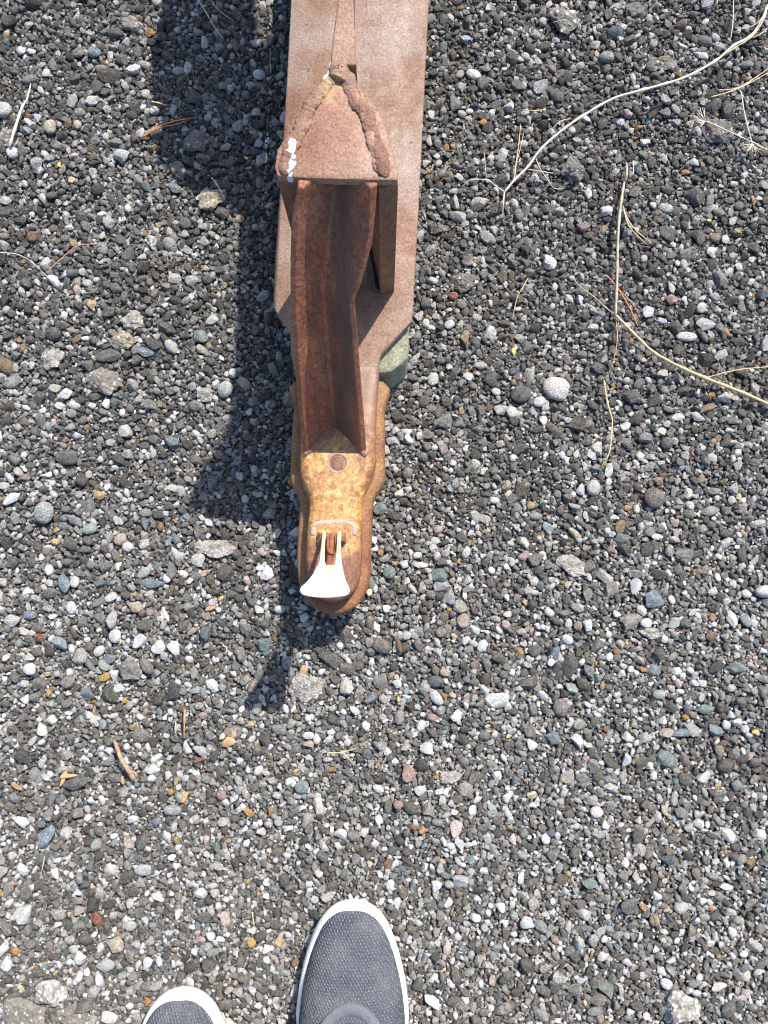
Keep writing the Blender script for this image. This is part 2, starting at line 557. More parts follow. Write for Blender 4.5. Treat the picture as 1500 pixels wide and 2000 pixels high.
# ------------------------------------------------------------------ packed gravel
PX = HC / FPX
notable = []     # filled below: (x, y, r) of the stones built one by one
NST = [
 # px, py, half width, half height, turn, colour, shape
 (1075, 510, 13, 15, 0, 'white', 'triangular'), (947, 135, 11, 7, 0, 'green-grey', 'flat'), (1086, 190, 15, 11, -40, 'dark grey', 'oval'),
 (908, 78, 11, 8, -30, 'blue-white', 'blocky'), (996, 60, 8, 7, 0, 'white', 'small'), (945, 237, 8, 7, 0, 'orange', 'small'),
 (917, 216, 7, 5, 0, 'white', 'oval'), (1152, 374, 7, 12, 0, 'white', 'narrow'), (1186, 408, 12, 10, 30, 'white', 'angular'),
 (1372, 103, 15, 7, -15, 'white', 'long'), (1216, 56, 8, 6, 0, 'white', 'small'), (1140, 440, 13, 11, -20, 'pinkish grey', 'angular'),
 (1402, 459, 10, 9, 0, 'tan', 'rounded'), (1422, 462, 8, 9, 0, 'white', 'blocky'), (1394, 488, 12, 10, 10, 'white', 'angular'),
 (1344, 330, 8, 5, 0, 'orange', 'small'), (1085, 758, 25, 22, -20, 'cream white', 'big rounded'), (1017, 770, 19, 17, 0, 'dark grey', 'rounded'),
 (1053, 785, 12, 10, 20, 'white', 'rounded'), (1000, 805, 11, 11, 0, 'white', 'rounded'), (1343, 656, 20, 9, -5, 'cream white', 'long oval'),
 (1267, 607, 13, 11, 30, 'white', 'angular'), (1380, 633, 21, 12, -10, 'light grey', 'flat'), (1312, 585, 11, 10, 0, 'pink', 'angular'),
 (1295, 625, 10, 6, 0, 'blue-white', 'flat'), (1233, 773, 19, 15, 0, 'dark grey', 'angular'), (1168, 718, 14, 12, 0, 'dark grey', 'blocky'),
 (1415, 776, 14, 10, 0, 'cream white', 'angular'), (1382, 798, 17, 7, 35, 'tan', 'long'), (1325, 814, 12, 7, 0, 'white', 'flat'),
 (1362, 815, 15, 8, -30, 'light grey', 'long'), (1277, 973, 20, 20, 0, 'brown-grey', 'round'), (1158, 953, 13, 15, 0, 'light grey', 'rounded'),
 (1285, 939, 10, 9, 0, 'pink', 'angular'), (1253, 890, 9, 9, 0, 'white', 'blocky'), (1303, 865, 12, 12, 0, 'dark grey', 'rounded'),
 (1262, 855, 13, 12, 30, 'mid grey', 'angular'), (1190, 918, 8, 14, -10, 'white', 'narrow'), (886, 576, 9, 8, 0, 'brick red', 'round'),
 (902, 592, 11, 9, -30, 'pinkish grey', 'oval'), (846, 547, 9, 7, 0, 'cream white', 'blocky'), (832, 629, 7, 9, 0, 'white', 'rounded'),
 (878, 633, 10, 8, 30, 'white', 'oval'), (908, 657, 9, 14, 0, 'tan', 'blocky'), (836, 617, 5, 4, 0, 'yellow', 'small'),
 (743, 992, 13, 12, 0, 'green-grey', 'angular'), (731, 1055, 7, 8, 20, 'white', 'angular'), (822, 1104, 14, 6, 0, 'cream white', 'long'),
 (760, 1118, 12, 12, 0, 'green-grey', 'rounded'), (788, 1102, 9, 8, 0, 'white', 'blocky'),
 (177, 192, 15, 10, 20, 'white', 'angular'), (259, 133, 15, 9, 0, 'white', 'blocky'), (97, 248, 12, 14, 0, 'cream', 'rounded'),
 (148, 239, 8, 9, 0, 'cream', 'rounded'), (343, 368, 16, 9, -25, 'green-grey', 'angular'), (35, 91, 9, 9, 0, 'white', 'blocky'),
 (55, 91, 9, 6, 0, 'white', 'flat'), (182, 98, 13, 11, 0, 'blue-grey', 'rounded'), (215, 437, 12, 12, 0, 'light grey', 'angular'),
 (405, 227, 8, 7, 0, 'blue-white', 'rounded'), (413, 458, 8, 7, 0, 'cream', 'blocky'), (213, 695, 24, 12, 5, 'dark grey', 'long'),
 (285, 688, 18, 9, -10, 'blue-grey', 'flat'), (392, 658, 15, 13, -30, 'green-grey', 'angular'), (393, 682, 11, 8, -20, 'cream', 'angular'),
 (128, 772, 15, 10, 40, 'white', 'angular'), (118, 793, 11, 7, 0, 'white', 'flat'), (207, 789, 8, 10, 10, 'white', 'angular'),
 (87, 1002, 18, 21, 0, 'light green-grey', 'rounded'), (22, 973, 17, 9, 30, 'white', 'angular'), (193, 967, 12, 9, 0, 'orange cream', 'blocky'),
 (247, 1068, 11, 10, 0, 'white', 'rounded'), (233, 1053, 13, 11, 30, 'pinkish cream', 'rounded'), (142, 1015, 20, 8, -25, 'mid grey', 'long'),
 (175, 1033, 14, 10, 20, 'light green-grey', 'oval'), (462, 900, 12, 9, 30, 'blue-grey', 'blocky'), (130, 893, 21, 15, 0, 'dark grey', 'rounded'),
 (280, 1117, 13, 9, 30, 'light green-grey', 'angular'), (295, 1140, 25, 9, -5, 'blue-grey', 'long flat'), (121, 1140, 11, 18, 20, 'blue-grey', 'oval'),
 (142, 1137, 9, 11, 0, 'white', 'rounded'), (263, 1185, 15, 11, -10, 'cream', 'angular'), (276, 1196, 8, 8, 0, 'brown', 'angular'),
 (217, 1210, 11, 18, -5, 'light grey', 'tall'), (222, 1243, 12, 13, 0, 'white', 'rounded'), (310, 1263, 12, 13, 0, 'white', 'blocky'),
 (22, 1213, 14, 12, 0, 'light grey', 'blocky'), (75, 1247, 10, 8, 0, 'rust brown', 'angular'), (53, 1202, 12, 9, 20, 'blue-grey', 'blocky'),
 (189, 1273, 12, 9, 40, 'white', 'oval'), (202, 1324, 12, 7, 30, 'yellow', 'oval'), (130, 1332, 14, 13, 0, 'pinkish grey', 'blocky'),
 (390, 1467, 15, 9, -20, 'light grey', 'blocky'), (298, 1504, 12, 9, 0, 'white', 'blocky'), (57, 1307, 11, 11, 0, 'white', 'rounded'),
 (333, 1547, 6, 6, 0, 'orange', 'round'), (432, 1553, 9, 9, 0, 'pink', 'rounded'), (143, 1530, 26, 13, 20, 'dark grey', 'long'),
 (602, 1437, 11, 7, 0, 'white', 'oval'), (619, 1444, 7, 9, 0, 'white', 'rounded'), (603, 1454, 11, 7, 10, 'pinkish cream', 'blocky'),
 (798, 1508, 13, 16, 10, 'pink', 'angular'), (590, 1535, 13, 12, 0, 'green-grey', 'round'), (778, 1572, 9, 8, 0, 'pink', 'rounded'),
 (845, 1402, 11, 8, 0, 'pink', 'angular'), (775, 1335, 9, 9, 0, 'white', 'blocky'), (868, 1312, 9, 8, 0, 'pinkish cream', 'rounded'),
 (850, 1330, 15, 11, 0, 'dark grey', 'oval'), (645, 1288, 24, 14, -15, 'dark grey', 'flat'), (592, 1187, 8, 6, -20, 'blue-white', 'oval'),
 (1275, 1172, 19, 18, -40, 'blue-grey', 'flat angular'), (1253, 1192, 9, 11, 30, 'white', 'angular'), (1262, 1217, 11, 9, 0, 'white', 'rounded'),
 (1146, 1220, 9, 12, -10, 'white', 'blocky'), (1127, 1222, 8, 9, 0, 'tan', 'rounded'), (1282, 1049, 11, 6, 0, 'white', 'oval'),
 (1122, 1042, 15, 8, -35, 'cream', 'long'), (1462, 1160, 10, 8, -20, 'white', 'oval'), (1390, 1243, 13, 10, 0, 'brown', 'angular'),
 (1432, 1210, 10, 17, 20, 'cream white', 'tall'), (1305, 1483, 18, 15, -20, 'green-grey', 'flat angular'), (1078, 1440, 14, 12, 0, 'blue-grey', 'angular'),
 (1095, 1382, 14, 16, 0, 'pinkish grey', 'rounded'), (1115, 1343, 13, 9, -40, 'light green-grey', 'angular'), (1333, 1435, 20, 8, 15, 'blue-grey', 'long'),
 (1382, 1387, 14, 9, 0, 'green-grey', 'oval'), (1342, 1403, 8, 6, -30, 'orange', 'angular'), (1408, 1467, 9, 10, 0, 'tan', 'rounded'),
 (1290, 1358, 12, 9, 0, 'light green-grey', 'rounded'), (1423, 1418, 8, 9, 0, 'white', 'rounded'),
 (1228, 1772, 15, 14, 0, 'dark grey', 'round flat'), (1152, 1728, 14, 10, -15, 'green-grey', 'blocky'), (1030, 1807, 13, 12, 40, 'white', 'angular'),
 (1167, 1588, 12, 10, 0, 'white', 'rounded'), (1302, 1585, 7, 11, 20, 'cream', 'angular'), (1433, 1823, 8, 10, 20, 'white', 'oval'),
 (1302, 1923, 11, 9, -30, 'white', 'rounded'), (1085, 1839, 10, 7, -35, 'pink', 'long'), (1277, 1797, 9, 10, 30, 'tan', 'oval'),
 (1422, 1737, 13, 6, -10, 'white', 'long'), (1163, 1978, 14, 8, 10, 'mid grey', 'smooth oval'), (1405, 1927, 15, 7, 10, 'cream white', 'long'),
 (1445, 1538, 14, 10, -25, 'green-grey', 'angular'), (1333, 1590, 13, 10, -20, 'mid grey', 'angular'),
 (192, 1792, 15, 10, -35, 'rust brown', 'blocky'), (228, 1840, 15, 14, 0, 'cream', 'angular'), (160, 1867, 11, 12, 0, 'white', 'six-sided'),
 (280, 1640, 11, 19, -20, 'dark grey', 'long'), (280, 1698, 16, 10, 5, 'light grey', 'streaked oval'), (490, 1842, 9, 9, 0, 'yellow', 'rounded'),
 (417, 1862, 13, 8, 5, 'green-grey', 'flat'), (442, 1963, 16, 9, 15, 'brown-grey', 'oval'), (213, 1988, 15, 11, 0, 'white', 'angular'),
 (207, 1883, 16, 12, 15, 'light grey', 'blocky'), (290, 1955, 7, 8, 0, 'orange', 'angular'), (90, 1633, 14, 22, -20, 'blue-grey', 'tall angular'),
 (40, 1605, 16, 9, -20, 'white', 'curved'), (257, 1805, 11, 9, 0, 'light grey', 'rounded'), (28, 1860, 7, 7, 0, 'orange', 'rounded'),
]
LUMPS = [  # px, py, half width, half height, height fraction, kind, label
 (1333, 1970, 44, 40, .55, 'pale', 'big pale speckled stone chunk at the lower right, near the bottom edge'),
 (102, 1937, 38, 32, .6, 'pale', 'white speckled conglomerate lump at the lower left'),
 (50, 1978, 46, 30, .4, 'brown', 'flat grey brown slab at the very bottom left'),
 (135, 1985, 40, 20, .35, 'brown', 'long low grey slab below the white speckled lump'),
 (600, 1343, 42, 34, .35, 'dust', 'dusty grey caked lump below the hitch nose'),
 (260, 625, 33, 25, .6, 'dust', 'large rounded lump with an orange grain left of the drawbar shadow'),
 (243, 668, 26, 19, .6, 'tan', 'yellowish brown lump just under the large rounded lump'),
 (103, 703, 29, 23, .55, 'dust', 'rough grey lump near the left edge, level with the concrete block'),
 (205, 745, 38, 26, .4, 'brown', 'flat brown lump with a reddish upper rim on the left'),
 (415, 393, 32, 24, .5, 'tan', 'tilted flat slab at the edge of the drawbar shadow'),
 (383, 277, 24, 24, .6, 'dark', 'dark rough lump in the shadow left of the drawbar cap'),
 (297, 473, 16, 16, .6, 'pale', 'small white and grey speckled lump at the left'),
 (252, 1310, 24, 20, .6, 'dark', 'blackish rough lump below two white stones at the left'),
 (1100, 42, 33, 26, .6, 'mixed', 'lump with a white patch right of the drawbar near the top edge'),
 (1118, 332, 25, 25, .65, 'dark', 'round dark rough lump beside the lower end of the pale stem'),
 (1404, 256, 34, 26, .55, 'dark', 'wide dark lump beneath the dry seed head at the right'),
 (909, 548, 26, 22, .6, 'dark', 'dark angular slab with one white grain right of the drawbar'),
 (915, 505, 14, 12, .6, 'dark', 'dark knobbly lump above the dark angular slab'),
 (1333, 1087, 20, 16, .6, 'dark', 'dark flat topped lump at the right, above the blue-grey stone'),
 (1273, 1237, 28, 14, .5, 'dust', 'low dusty lump below the flat blue-grey stone'),
 (1120, 1105, 42, 24, .3, 'dust', 'wide caked dusty patch of stone right of the hitch nose'),
 (418, 1072, 52, 22, .35, 'dust', 'pale dusty slab just left of the hitch nose shadow'),
 (13, 270, 26, 20, .5, 'brown', 'brown lump under the pale straw at the left edge'),
 (255, 40, 22, 18, .6, 'mixed', 'speckled lump at the top left outside the shadow'),
 (1382, 640, 1, 1, .5, None, ''),
 (350, 330, 20, 14, .6, 'mixed', 'pale flecked lump at the lower end of the upper shadow'),
 (1240, 20, 22, 16, .6, 'dark', 'dark lump at the top edge between the drawbar and the stem'),
 (1300, 120, 26, 16, .45, 'brown', 'brown grey flat lump above the long pale stem'),
 (400, 770, 20, 18, .5, 'dust', 'dusty round lump beside the drawbar shadow'),
 (1140, 1525, 18, 14, .6, 'dark', 'dark lump left of the green-grey angular stone at the lower right'),
 (880, 1520, 26, 17, .5, 'dust', 'oval grey lump right of the large pink stone'),
]
LUMPS = [l for l in LUMPS if l[5]]


def ground_at(px, py):
    p = at(px, py, .003)
    return p.x, p.y


for s in NST:
    x, y = ground_at(s[0], s[1]); notable.append((x, y, (s[2] + s[3]) / 2 * PX))
for s in LUMPS:
    x, y = ground_at(s[0], s[1]); notable.append((x, y, (s[2] + s[3]) / 2 * PX * .72))

X0, X1, Y0, Y1 = -.62, .62, -.72, .86
CELL = .0007
GW, GHh = int((X1 - X0) / CELL), int((Y1 - Y0) / CELL)
occ = np.zeros((GHh, GW), bool)
_masks = {}


def disc(rc):
    if rc not in _masks:
        yy, xx = np.mgrid[-rc:rc + 1, -rc:rc + 1]
        _masks[rc] = (xx * xx + yy * yy) <= rc * rc
    return _masks[rc]


def try_place(x, y, r, force=False):
    rc = max(1, int(r / CELL))
    cx = int((x - X0) / CELL); cy = int((y - Y0) / CELL)
    if cx - rc < 0 or cy - rc < 0 or cx + rc + 1 > GW or cy + rc + 1 > GHh: return False
    sl = occ[cy - rc:cy + rc + 1, cx - rc:cx + rc + 1]
    m = disc(rc)
    if not force and (sl & m).any(): return False
    sl |= m
    return True


for x, y, r in notable: try_place(x, y, r * .9, True)
PTS = []
for lo, hi, attempts in ((.0080, .0104, 170), (.0058, .0080, 1400), (.0043, .0058, 7500), (.0031, .0043, 30000), (.0020, .0031, 120000), (.0012, .0020, 220000)):
    ax = rng.uniform(X0, X1, attempts); ay = rng.uniform(Y0, Y1, attempts); ar = rng.uniform(lo, hi, attempts)
    for x, y, r in zip(ax.tolist(), ay.tolist(), ar.tolist()):
        if try_place(x, y, r * .80): PTS.append((x, y, r, 0))
print('packed stones', len(PTS), 'free', 1 - occ.mean())
P = np.array(PTS)
# grit in the joints and the ring of looser stones round the packed middle
ng_ = 90000
G = np.stack([rng.uniform(X0, X1, ng_), rng.uniform(Y0, Y1, ng_), rng.uniform(.0009, .0019, ng_), np.ones(ng_)], 1)
nr = 90000
R = np.stack([rng.uniform(-1.6, 1.6, nr), rng.uniform(-1.6, 1.7, nr), .0022 + rng.random(nr) ** 2.2 * .0058, np.full(nr, 2.)], 1)
R = R[~((R[:, 0] > X0) & (R[:, 0] < X1) & (R[:, 1] > Y0) & (R[:, 1] < Y1))]

PAL = {
 'dark': [(.14, .130, .116), (.19, .178, .160), (.10, .095, .088), (.25, .233, .21), (.175, .154, .128), (.21, .205, .195)],
 'mid': [(.36, .348, .33), (.44, .425, .40), (.38, .355, .32), (.32, .32, .318)],
 'light': [(.66, .645, .62), (.78, .77, .75), (.56, .545, .52), (.84, .83, .81), (.72, .68, .61)],
 'blue': [(.20, .245, .255), (.28, .32, .32), (.18, .21, .235), (.28, .31, .27)],
 'pink': [(.46, .36, .33), (.38, .30, .275), (.55, .43, .39)],
 'orange': [(.52, .30, .11), (.46, .33, .18), (.35, .2, .11), (.6, .46, .28)],
}


def scatter(name, A, label, probs):
    n = len(A)
    keys = list(PAL)
    k = rng.choice(len(keys), n, p=probs)
    # pale stones gather in loose patches
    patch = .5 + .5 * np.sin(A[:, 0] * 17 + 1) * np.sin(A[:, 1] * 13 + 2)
    col = np.zeros((n, 4), np.float32); col[:, 3] = 1
    for i, q in enumerate(keys):
        m = k == i
        pal = np.array(PAL[q]); col[m, :3] = pal[rng.integers(0, len(pal), m.sum())]
    col[:, :3] *= np.exp(rng.normal(0, .2, n))[:, None] * np.array([1.0, 1.0, .985])[None, :] * (1 + .15 * (patch - .5) - .22 * np.tanh((A[:, 1] - .10) * 4))[:, None]  # front stones tinted lighter, back ones darker, imitating front-lit and backlit gravel
    col[:, :3] = np.clip(col[:, :3], .02, .86)
    r = A[:, 2]
    sx = r * rng.uniform(.95, 1.35, n); sy = r * rng.uniform(.72, 1.0, n); sz = r * rng.uniform(.5, .85, n)
    z = gh(A[:, 0], A[:, 1]) + np.where(A[:, 3] == 1, -.0025 + r * .2, sz * .35 - .0018 + rng.uniform(-.0006, .0006, n)) + np.where(A[:, 3] == 0, np.minimum(0, (r - .0032)) * .35, 0)
    rot = np.stack([rng.normal(0, .35, n), rng.normal(0, .35, n), rng.uniform(0, 6.283, n)], 1)
    me = bpy.data.meshes.new(name)
    me.vertices.add(n)
    me.vertices.foreach_set('co', np.stack([A[:, 0], A[:, 1], z], 1).astype(np.float32).ravel())

    def attr(nm, ty, key, arr):
        a = me.attributes.new(nm, ty, 'POINT'); a.data.foreach_set(key, arr.astype(np.float32 if ty != 'INT' else np.int32).ravel())
    attr('stone_color', 'FLOAT_COLOR', 'color', col)
    attr('stone_random', 'FLOAT', 'value', rng.random(n))
    attr('stone_scale', 'FLOAT_VECTOR', 'vector', np.stack([sx, sy, sz], 1))
    attr('stone_turn', 'FLOAT_VECTOR', 'vector', rot)
    attr('stone_shape', 'INT', 'value', rng.integers(0, NSH, n))
    o = bpy.data.objects.new(name, me); COL.objects.link(o)
    ng = bpy.data.node_groups.new(name, 'GeometryNodeTree')
    ng.interface.new_socket('Geometry', in_out='INPUT', socket_type='NodeSocketGeometry')
    ng.interface.new_socket('Geometry', in_out='OUTPUT', socket_type='NodeSocketGeometry')
    N = ng.nodes; L = ng.links
    gi = N.new('NodeGroupInput'); go = N.new('NodeGroupOutput')
    ci = N.new('GeometryNodeCollectionInfo'); ci.inputs['Collection'].default_value = shape_col
    ci.inputs['Separate Children'].default_value = True; ci.inputs['Reset Children'].default_value = True
    iop = N.new('GeometryNodeInstanceOnPoints'); iop.inputs['Pick Instance'].default_value = True

    def na(nm, ty):
        a = N.new('GeometryNodeInputNamedAttribute'); a.data_type = ty; a.inputs['Name'].default_value = nm
        return a.outputs['Attribute']
    e2r = N.new('FunctionNodeEulerToRotation')
    L.new(na('stone_turn', 'FLOAT_VECTOR'), e2r.inputs[0])
    L.new(gi.outputs[0], iop.inputs['Points']); L.new(ci.outputs[0], iop.inputs['Instance'])
    L.new(na('stone_shape', 'INT'), iop.inputs['Instance Index'])
    L.new(e2r.outputs[0], iop.inputs['Rotation']); L.new(na('stone_scale', 'FLOAT_VECTOR'), iop.inputs['Scale'])
    L.new(iop.outputs[0], go.inputs[0])
    md = o.modifiers.new('scatter', 'NODES'); md.node_group = ng
    tag(o, label, 'gravel', kind='stuff')
    return o


PR = [.53, .19, .205, .04, .02, .015]
big = P[:, 2] > 0
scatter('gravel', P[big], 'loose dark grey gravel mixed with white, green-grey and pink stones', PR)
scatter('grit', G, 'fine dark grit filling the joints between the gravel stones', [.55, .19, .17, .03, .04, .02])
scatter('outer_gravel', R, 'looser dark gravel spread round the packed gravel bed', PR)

# ------------------------------------------------------------------ stones one can pick out
COLR = {'white': (.84, .83, .81), 'cream white': (.78, .745, .68), 'cream': (.62, .54, .41), 'green-grey': (.29, .35, .325),
        'light green-grey': (.45, .49, .45), 'dark grey': (.17, .168, .163), 'mid grey': (.33, .33, .32), 'light grey': (.58, .575, .56),
        'blue-white': (.50, .57, .64), 'blue-grey': (.28, .34, .38), 'orange': (.58, .31, .09), 'orange cream': (.62, .44, .24),
        'tan': (.40, .31, .21), 'pink': (.46, .31, .27), 'pinkish grey': (.31, .26, .245), 'pinkish cream': (.60, .46, .38),
        'brown-grey': (.24, .215, .185), 'brown': (.24, .16, .11), 'rust brown': (.30, .13, .07), 'brick red': (.38, .13, .11), 'yellow': (.66, .43, .12)}
LANDM = [(640, 1140, 'white latch handle'), (690, 1900, 'right shoe'), (350, 1970, 'left shoe'), (775, 690, 'concrete block'),
         (655, 250, 'welded cap'), (1203, 610, 'yellow stem fork'), (985, 375, 'pale stem fork'), (245, 1490, 'thick brown twig'),
         (660, 930, 'round embossed ring'), (1333, 1970, 'big pale speckled chunk'), (668, 1468, 'Y-shaped straw'), (1180, 905, 'thin rooted stem'),
         (330, 248, 'orange pine needles'), (40, 222, 'thick bleached straw'), (260, 625, 'large rounded lump'), (1275, 1172, 'flat blue-grey stone')]
DIRS = ['right', 'lower right', 'below', 'lower left', 'left', 'upper left', 'above', 'upper right']


def where(px, py, rank=0):
    best = sorted(LANDM, key=lambda l: math.hypot(px - l[0], py - l[1]) if math.hypot(px - l[0], py - l[1]) > 25 else 1e9)[rank]
    d = math.hypot(px - best[0], py - best[1]) * PX * 100
    a = math.atan2(py - best[1], px - best[0])
    dn = DIRS[int(round(a / (math.pi / 4))) % 8]
    ph = {'above': 'above', 'below': 'below'}.get(dn, dn + ' of')
    return '%g cm %s the %s' % (max(.5, round(d * 2) / 2), ph, best[2])


picked = [stone_mesh(100 + i, 3, 10, .5, .85, .05) for i in range(8)] + [stone_mesh(120 + i, 3, 4, .74, .95, .04) for i in range(6)]
for m in picked: m.materials.append(M_pebble)
ROUND = ('round', 'rounded', 'oval', 'big rounded', 'long oval', 'round flat', 'smooth oval', 'streaked oval')
seen = {}
for i, (px, py, a, b, turn, cn, shp) in enumerate(NST):
    me = picked[8 + i % 6] if shp in ROUND else picked[i % 8]
    o = bpy.data.objects.new('pebble', me); COL.objects.link(o)
    x, y = ground_at(px, py)
    h = min(a, b) * (.45 if 'flat' in shp else .7) * PX
    o.location = (x, y, float(gh(x, y)) + h * .45)
    o.scale = (a * PX * 1.05, b * PX * 1.05, h)
    o.rotation_euler = (random.uniform(-.12, .12), random.uniform(-.12, .12), math.radians(turn))
    c = COLR[cn]; j = random.uniform(.92, 1.06)
    o.color = (c[0] * j, c[1] * j, c[2] * j, 1)
    lab = '%s %s stone %s' % (cn, shp, where(px, py))
    rk = 1
    key = lambda q: ' '.join(w for w in q.split() if not w[0].isdigit())
    while key(lab) in seen and rk < 10:
        lab = '%s %s stone %s' % (cn, shp, where(px, py, rk)); rk += 1
    seen[key(lab)] = 1
    tag(o, lab, 'stone', 'larger stones lying in the gravel')

LM = {'pale': lump_material('pale_conglomerate', (.24, .225, .20), (.66, .635, .60), .45, 90),
      'dust': lump_material('dusty_lump_stone', (.24, .222, .195), (.42, .39, .35), .12, 130),
      'brown': lump_material('brown_lump_stone', (.155, .14, .12), (.36, .33, .29), .12, 110),
      'tan': lump_material('tan_lump_stone', (.235, .20, .145), (.5, .46, .38), .14, 110),
      'dark': lump_material('dark_lump_stone', (.13, .122, .11), (.45, .43, .4), .05, 110),
      'mixed': lump_material('mixed_lump_stone', (.16, .15, .13), (.62, .58, .5), .22, 60)}
for i, (px, py, a, b, hf, kd, lab) in enumerate(LUMPS):
    me = stone_mesh(200 + i, 4, 12, .55, .9, .15)
    x, y = ground_at(px, py)
    h = min(a, b) * hf * PX
    q = .84 if kd in ('dust', 'pale') else 1.0
    if kd == 'dust': h *= .7
    for v in me.vertices: v.co = Vector((v.co.x * a * PX * q, v.co.y * b * PX * q, v.co.z * h))
    o = link('rock_lump', me, LM[kd])
    o.location = (x, y, float(gh(x, y)) + h * .22)
    o.rotation_euler = (random.uniform(-.1, .1), random.uniform(-.1, .1), random.uniform(-.3, .3))
    tag(o, lab, 'rock', 'lumps of caked stone in the gravel')

# ------------------------------------------------------------------ trailer drawbar
ZB = .080      # top of the drawbar plate
ZC = .311      # top of the welded cap
bar = empty('trailer_drawbar', at(660, 700, 0))
tag(bar, 'rusty brown trailer drawbar with ball hitch nose and white latch handle over gravel', 'trailer hitch')


def xy(pts, z): return [tuple(at(p[0], p[1], z)[:2]) for p in pts]


def beam():
    k = -.0533
    top = -1300
    o = xy([(568 + top * k, top), (838 + top * k, top), (838, 0), (828, 200), (817, 420), (807, 600), (805, 627), (745, 691), (738, 716), (731, 800),
            (728, 850), (590, 850), (578, 740), (568, 690), (567, 650), (541, 612), (533, 598), (538, 500), (548, 350), (560, 150), (568, 0)], ZB)
    slab('beam_plate', o, [(ZB - .010, .0012), (ZB - .009, 0), (ZB - .0018, 0), (ZB - .0005, .0007), (ZB, .002)], M_plate, bar, 30)
    o2 = xy([(600 + top * k, top), (808 + top * k, top), (800, 0), (778, 560), (600, 560), (590, 400), (600, 0)], ZB)
    slab('beam_tube', o2, [(.012, .002), (.014, 0), (ZB - .0105, 0)], M_plate, bar, 30)


beam()

# hitch body
fl = [(749, 742), (751, 800), (752, 870), (752, 930), (746, 950), (731, 973), (727, 1000), (725, 1060), (722, 1125), (715, 1157), (700, 1181),
      (677, 1197), (650, 1202), (622, 1195), (600, 1178), (585, 1150), (578, 1110), (579, 1050), (583, 1000), (581, 972), (571, 953), (565, 932), (565, 900), (568, 850), (572, 790), (575, 742)]
flp = catmull([Vector((p[0], p[1], 0)) for p in fl], 3, True)
slab('hitch_flange', xy(flp, .062), [(.028, .0), (.050, 0), (.0585, .0010), (.0612, .0035), (.0622, .0075), (.0624, .013)], M_flange, bar, 70)
sh = [(739, 714), (738, 750), (735, 800), (733, 860), (733, 905), (727, 932), (713, 962), (707, 985), (706, 1040), (705, 1100), (700, 1138), (686, 1163), (656, 1177),
      (626, 1172), (604, 1150), (596, 1105), (597, 1040), (602, 985), (598, 965), (589, 945), (584, 920), (584, 880), (585, 840), (584, 790), (580, 716)]
sh = sh[2:-1]
shp = catmull([Vector((p[0], p[1], 0)) for p in sh], 3) + [Vector((580, 704, 0)), Vector((741, 704, 0))]


def blend(z0):
    def f(x, y):
        k = min(1, max(0, (y - .115) / .075)); k = k * k * (3 - 2 * k)
        return z0 + (min(z0, ZB + .0006 - (.0874 - z0) * .35) - z0) * k
    return f


slab('hitch_shell', xy(shp, .086), [(.056, -.0005), (.072, 0)] + [(blend(a), b) for a, b in ((.0800, .0008), (.0838, .0026), (.0862, .0055), (.0872, .0085), (.0874, .0110))], M_shell, bar, 70)
ZS = .0874

# embossed ring and boss
def ring(name, px, py, rpx, z, rr, mat, parent, flat=.5):
    c = at(px, py, z)
    r = rpx * (HC - z) / FPX
    vs, fs = [], []
    n, m = 36, 8
    for i in range(n):
        a = 2 * math.pi * i / n
        for k in range(m):
            b = 2 * math.pi * k / m
            q = r + rr * math.cos(b)
            vs.append((c.x + q * math.cos(a), c.y + q * math.sin(a), z + rr * flat * math.sin(b)))
    for i in range(n):
        for k in range(m):
            fs.append((i * m + k, ((i + 1) % n) * m + k, ((i + 1) % n) * m + (k + 1) % m, i * m + (k + 1) % m))
    return link(name, pydata(name, vs, fs), mat, parent, 60)


M_stamp = rust_material('stamped_grey_rust', (.24, .15, .11), (.34, .22, .16), (.44, .33, .26), 90, 600, .5, (.42, .38, .34), .4, .6)
M_boss = rust_material('dark_boss_rust', (.13, .055, .04), (.20, .10, .065), (.28, .16, .10), 90, 600, .6, (.3, .22, .16), .3, .6)
ring('embossed_ring', 660, 904, 19, ZS - .0003, .0013, M_stamp, bar)
ring('embossed_ring', 660, 904, 15.5, ZS - .0003, .0009, M_boss, bar)
cb_ = at(660, 904, ZS)
slab('stamped_boss', [(cb_.x + .0068 * math.cos(a * math.pi / 12), cb_.y + .0068 * math.sin(a * math.pi / 12)) for a in range(24)], [(ZS - .002, 0), (ZS + .0004, 0), (ZS + .0009, .0012)], M_boss, bar, 60)
tube('raised_rib', [at(p[0], p[1], ZS - .0004) for p in [(613, 1046), (613, 1030), (622, 1022), (650, 1020), (680, 1021), (691, 1029), (692, 1046)]],
     .0026, M_stamp, bar, 8, .35)


# latch handle: a pressed lever standing up from the nose
def zl(py): return .094 + (.187 - .094) * (py - 1040) / 120


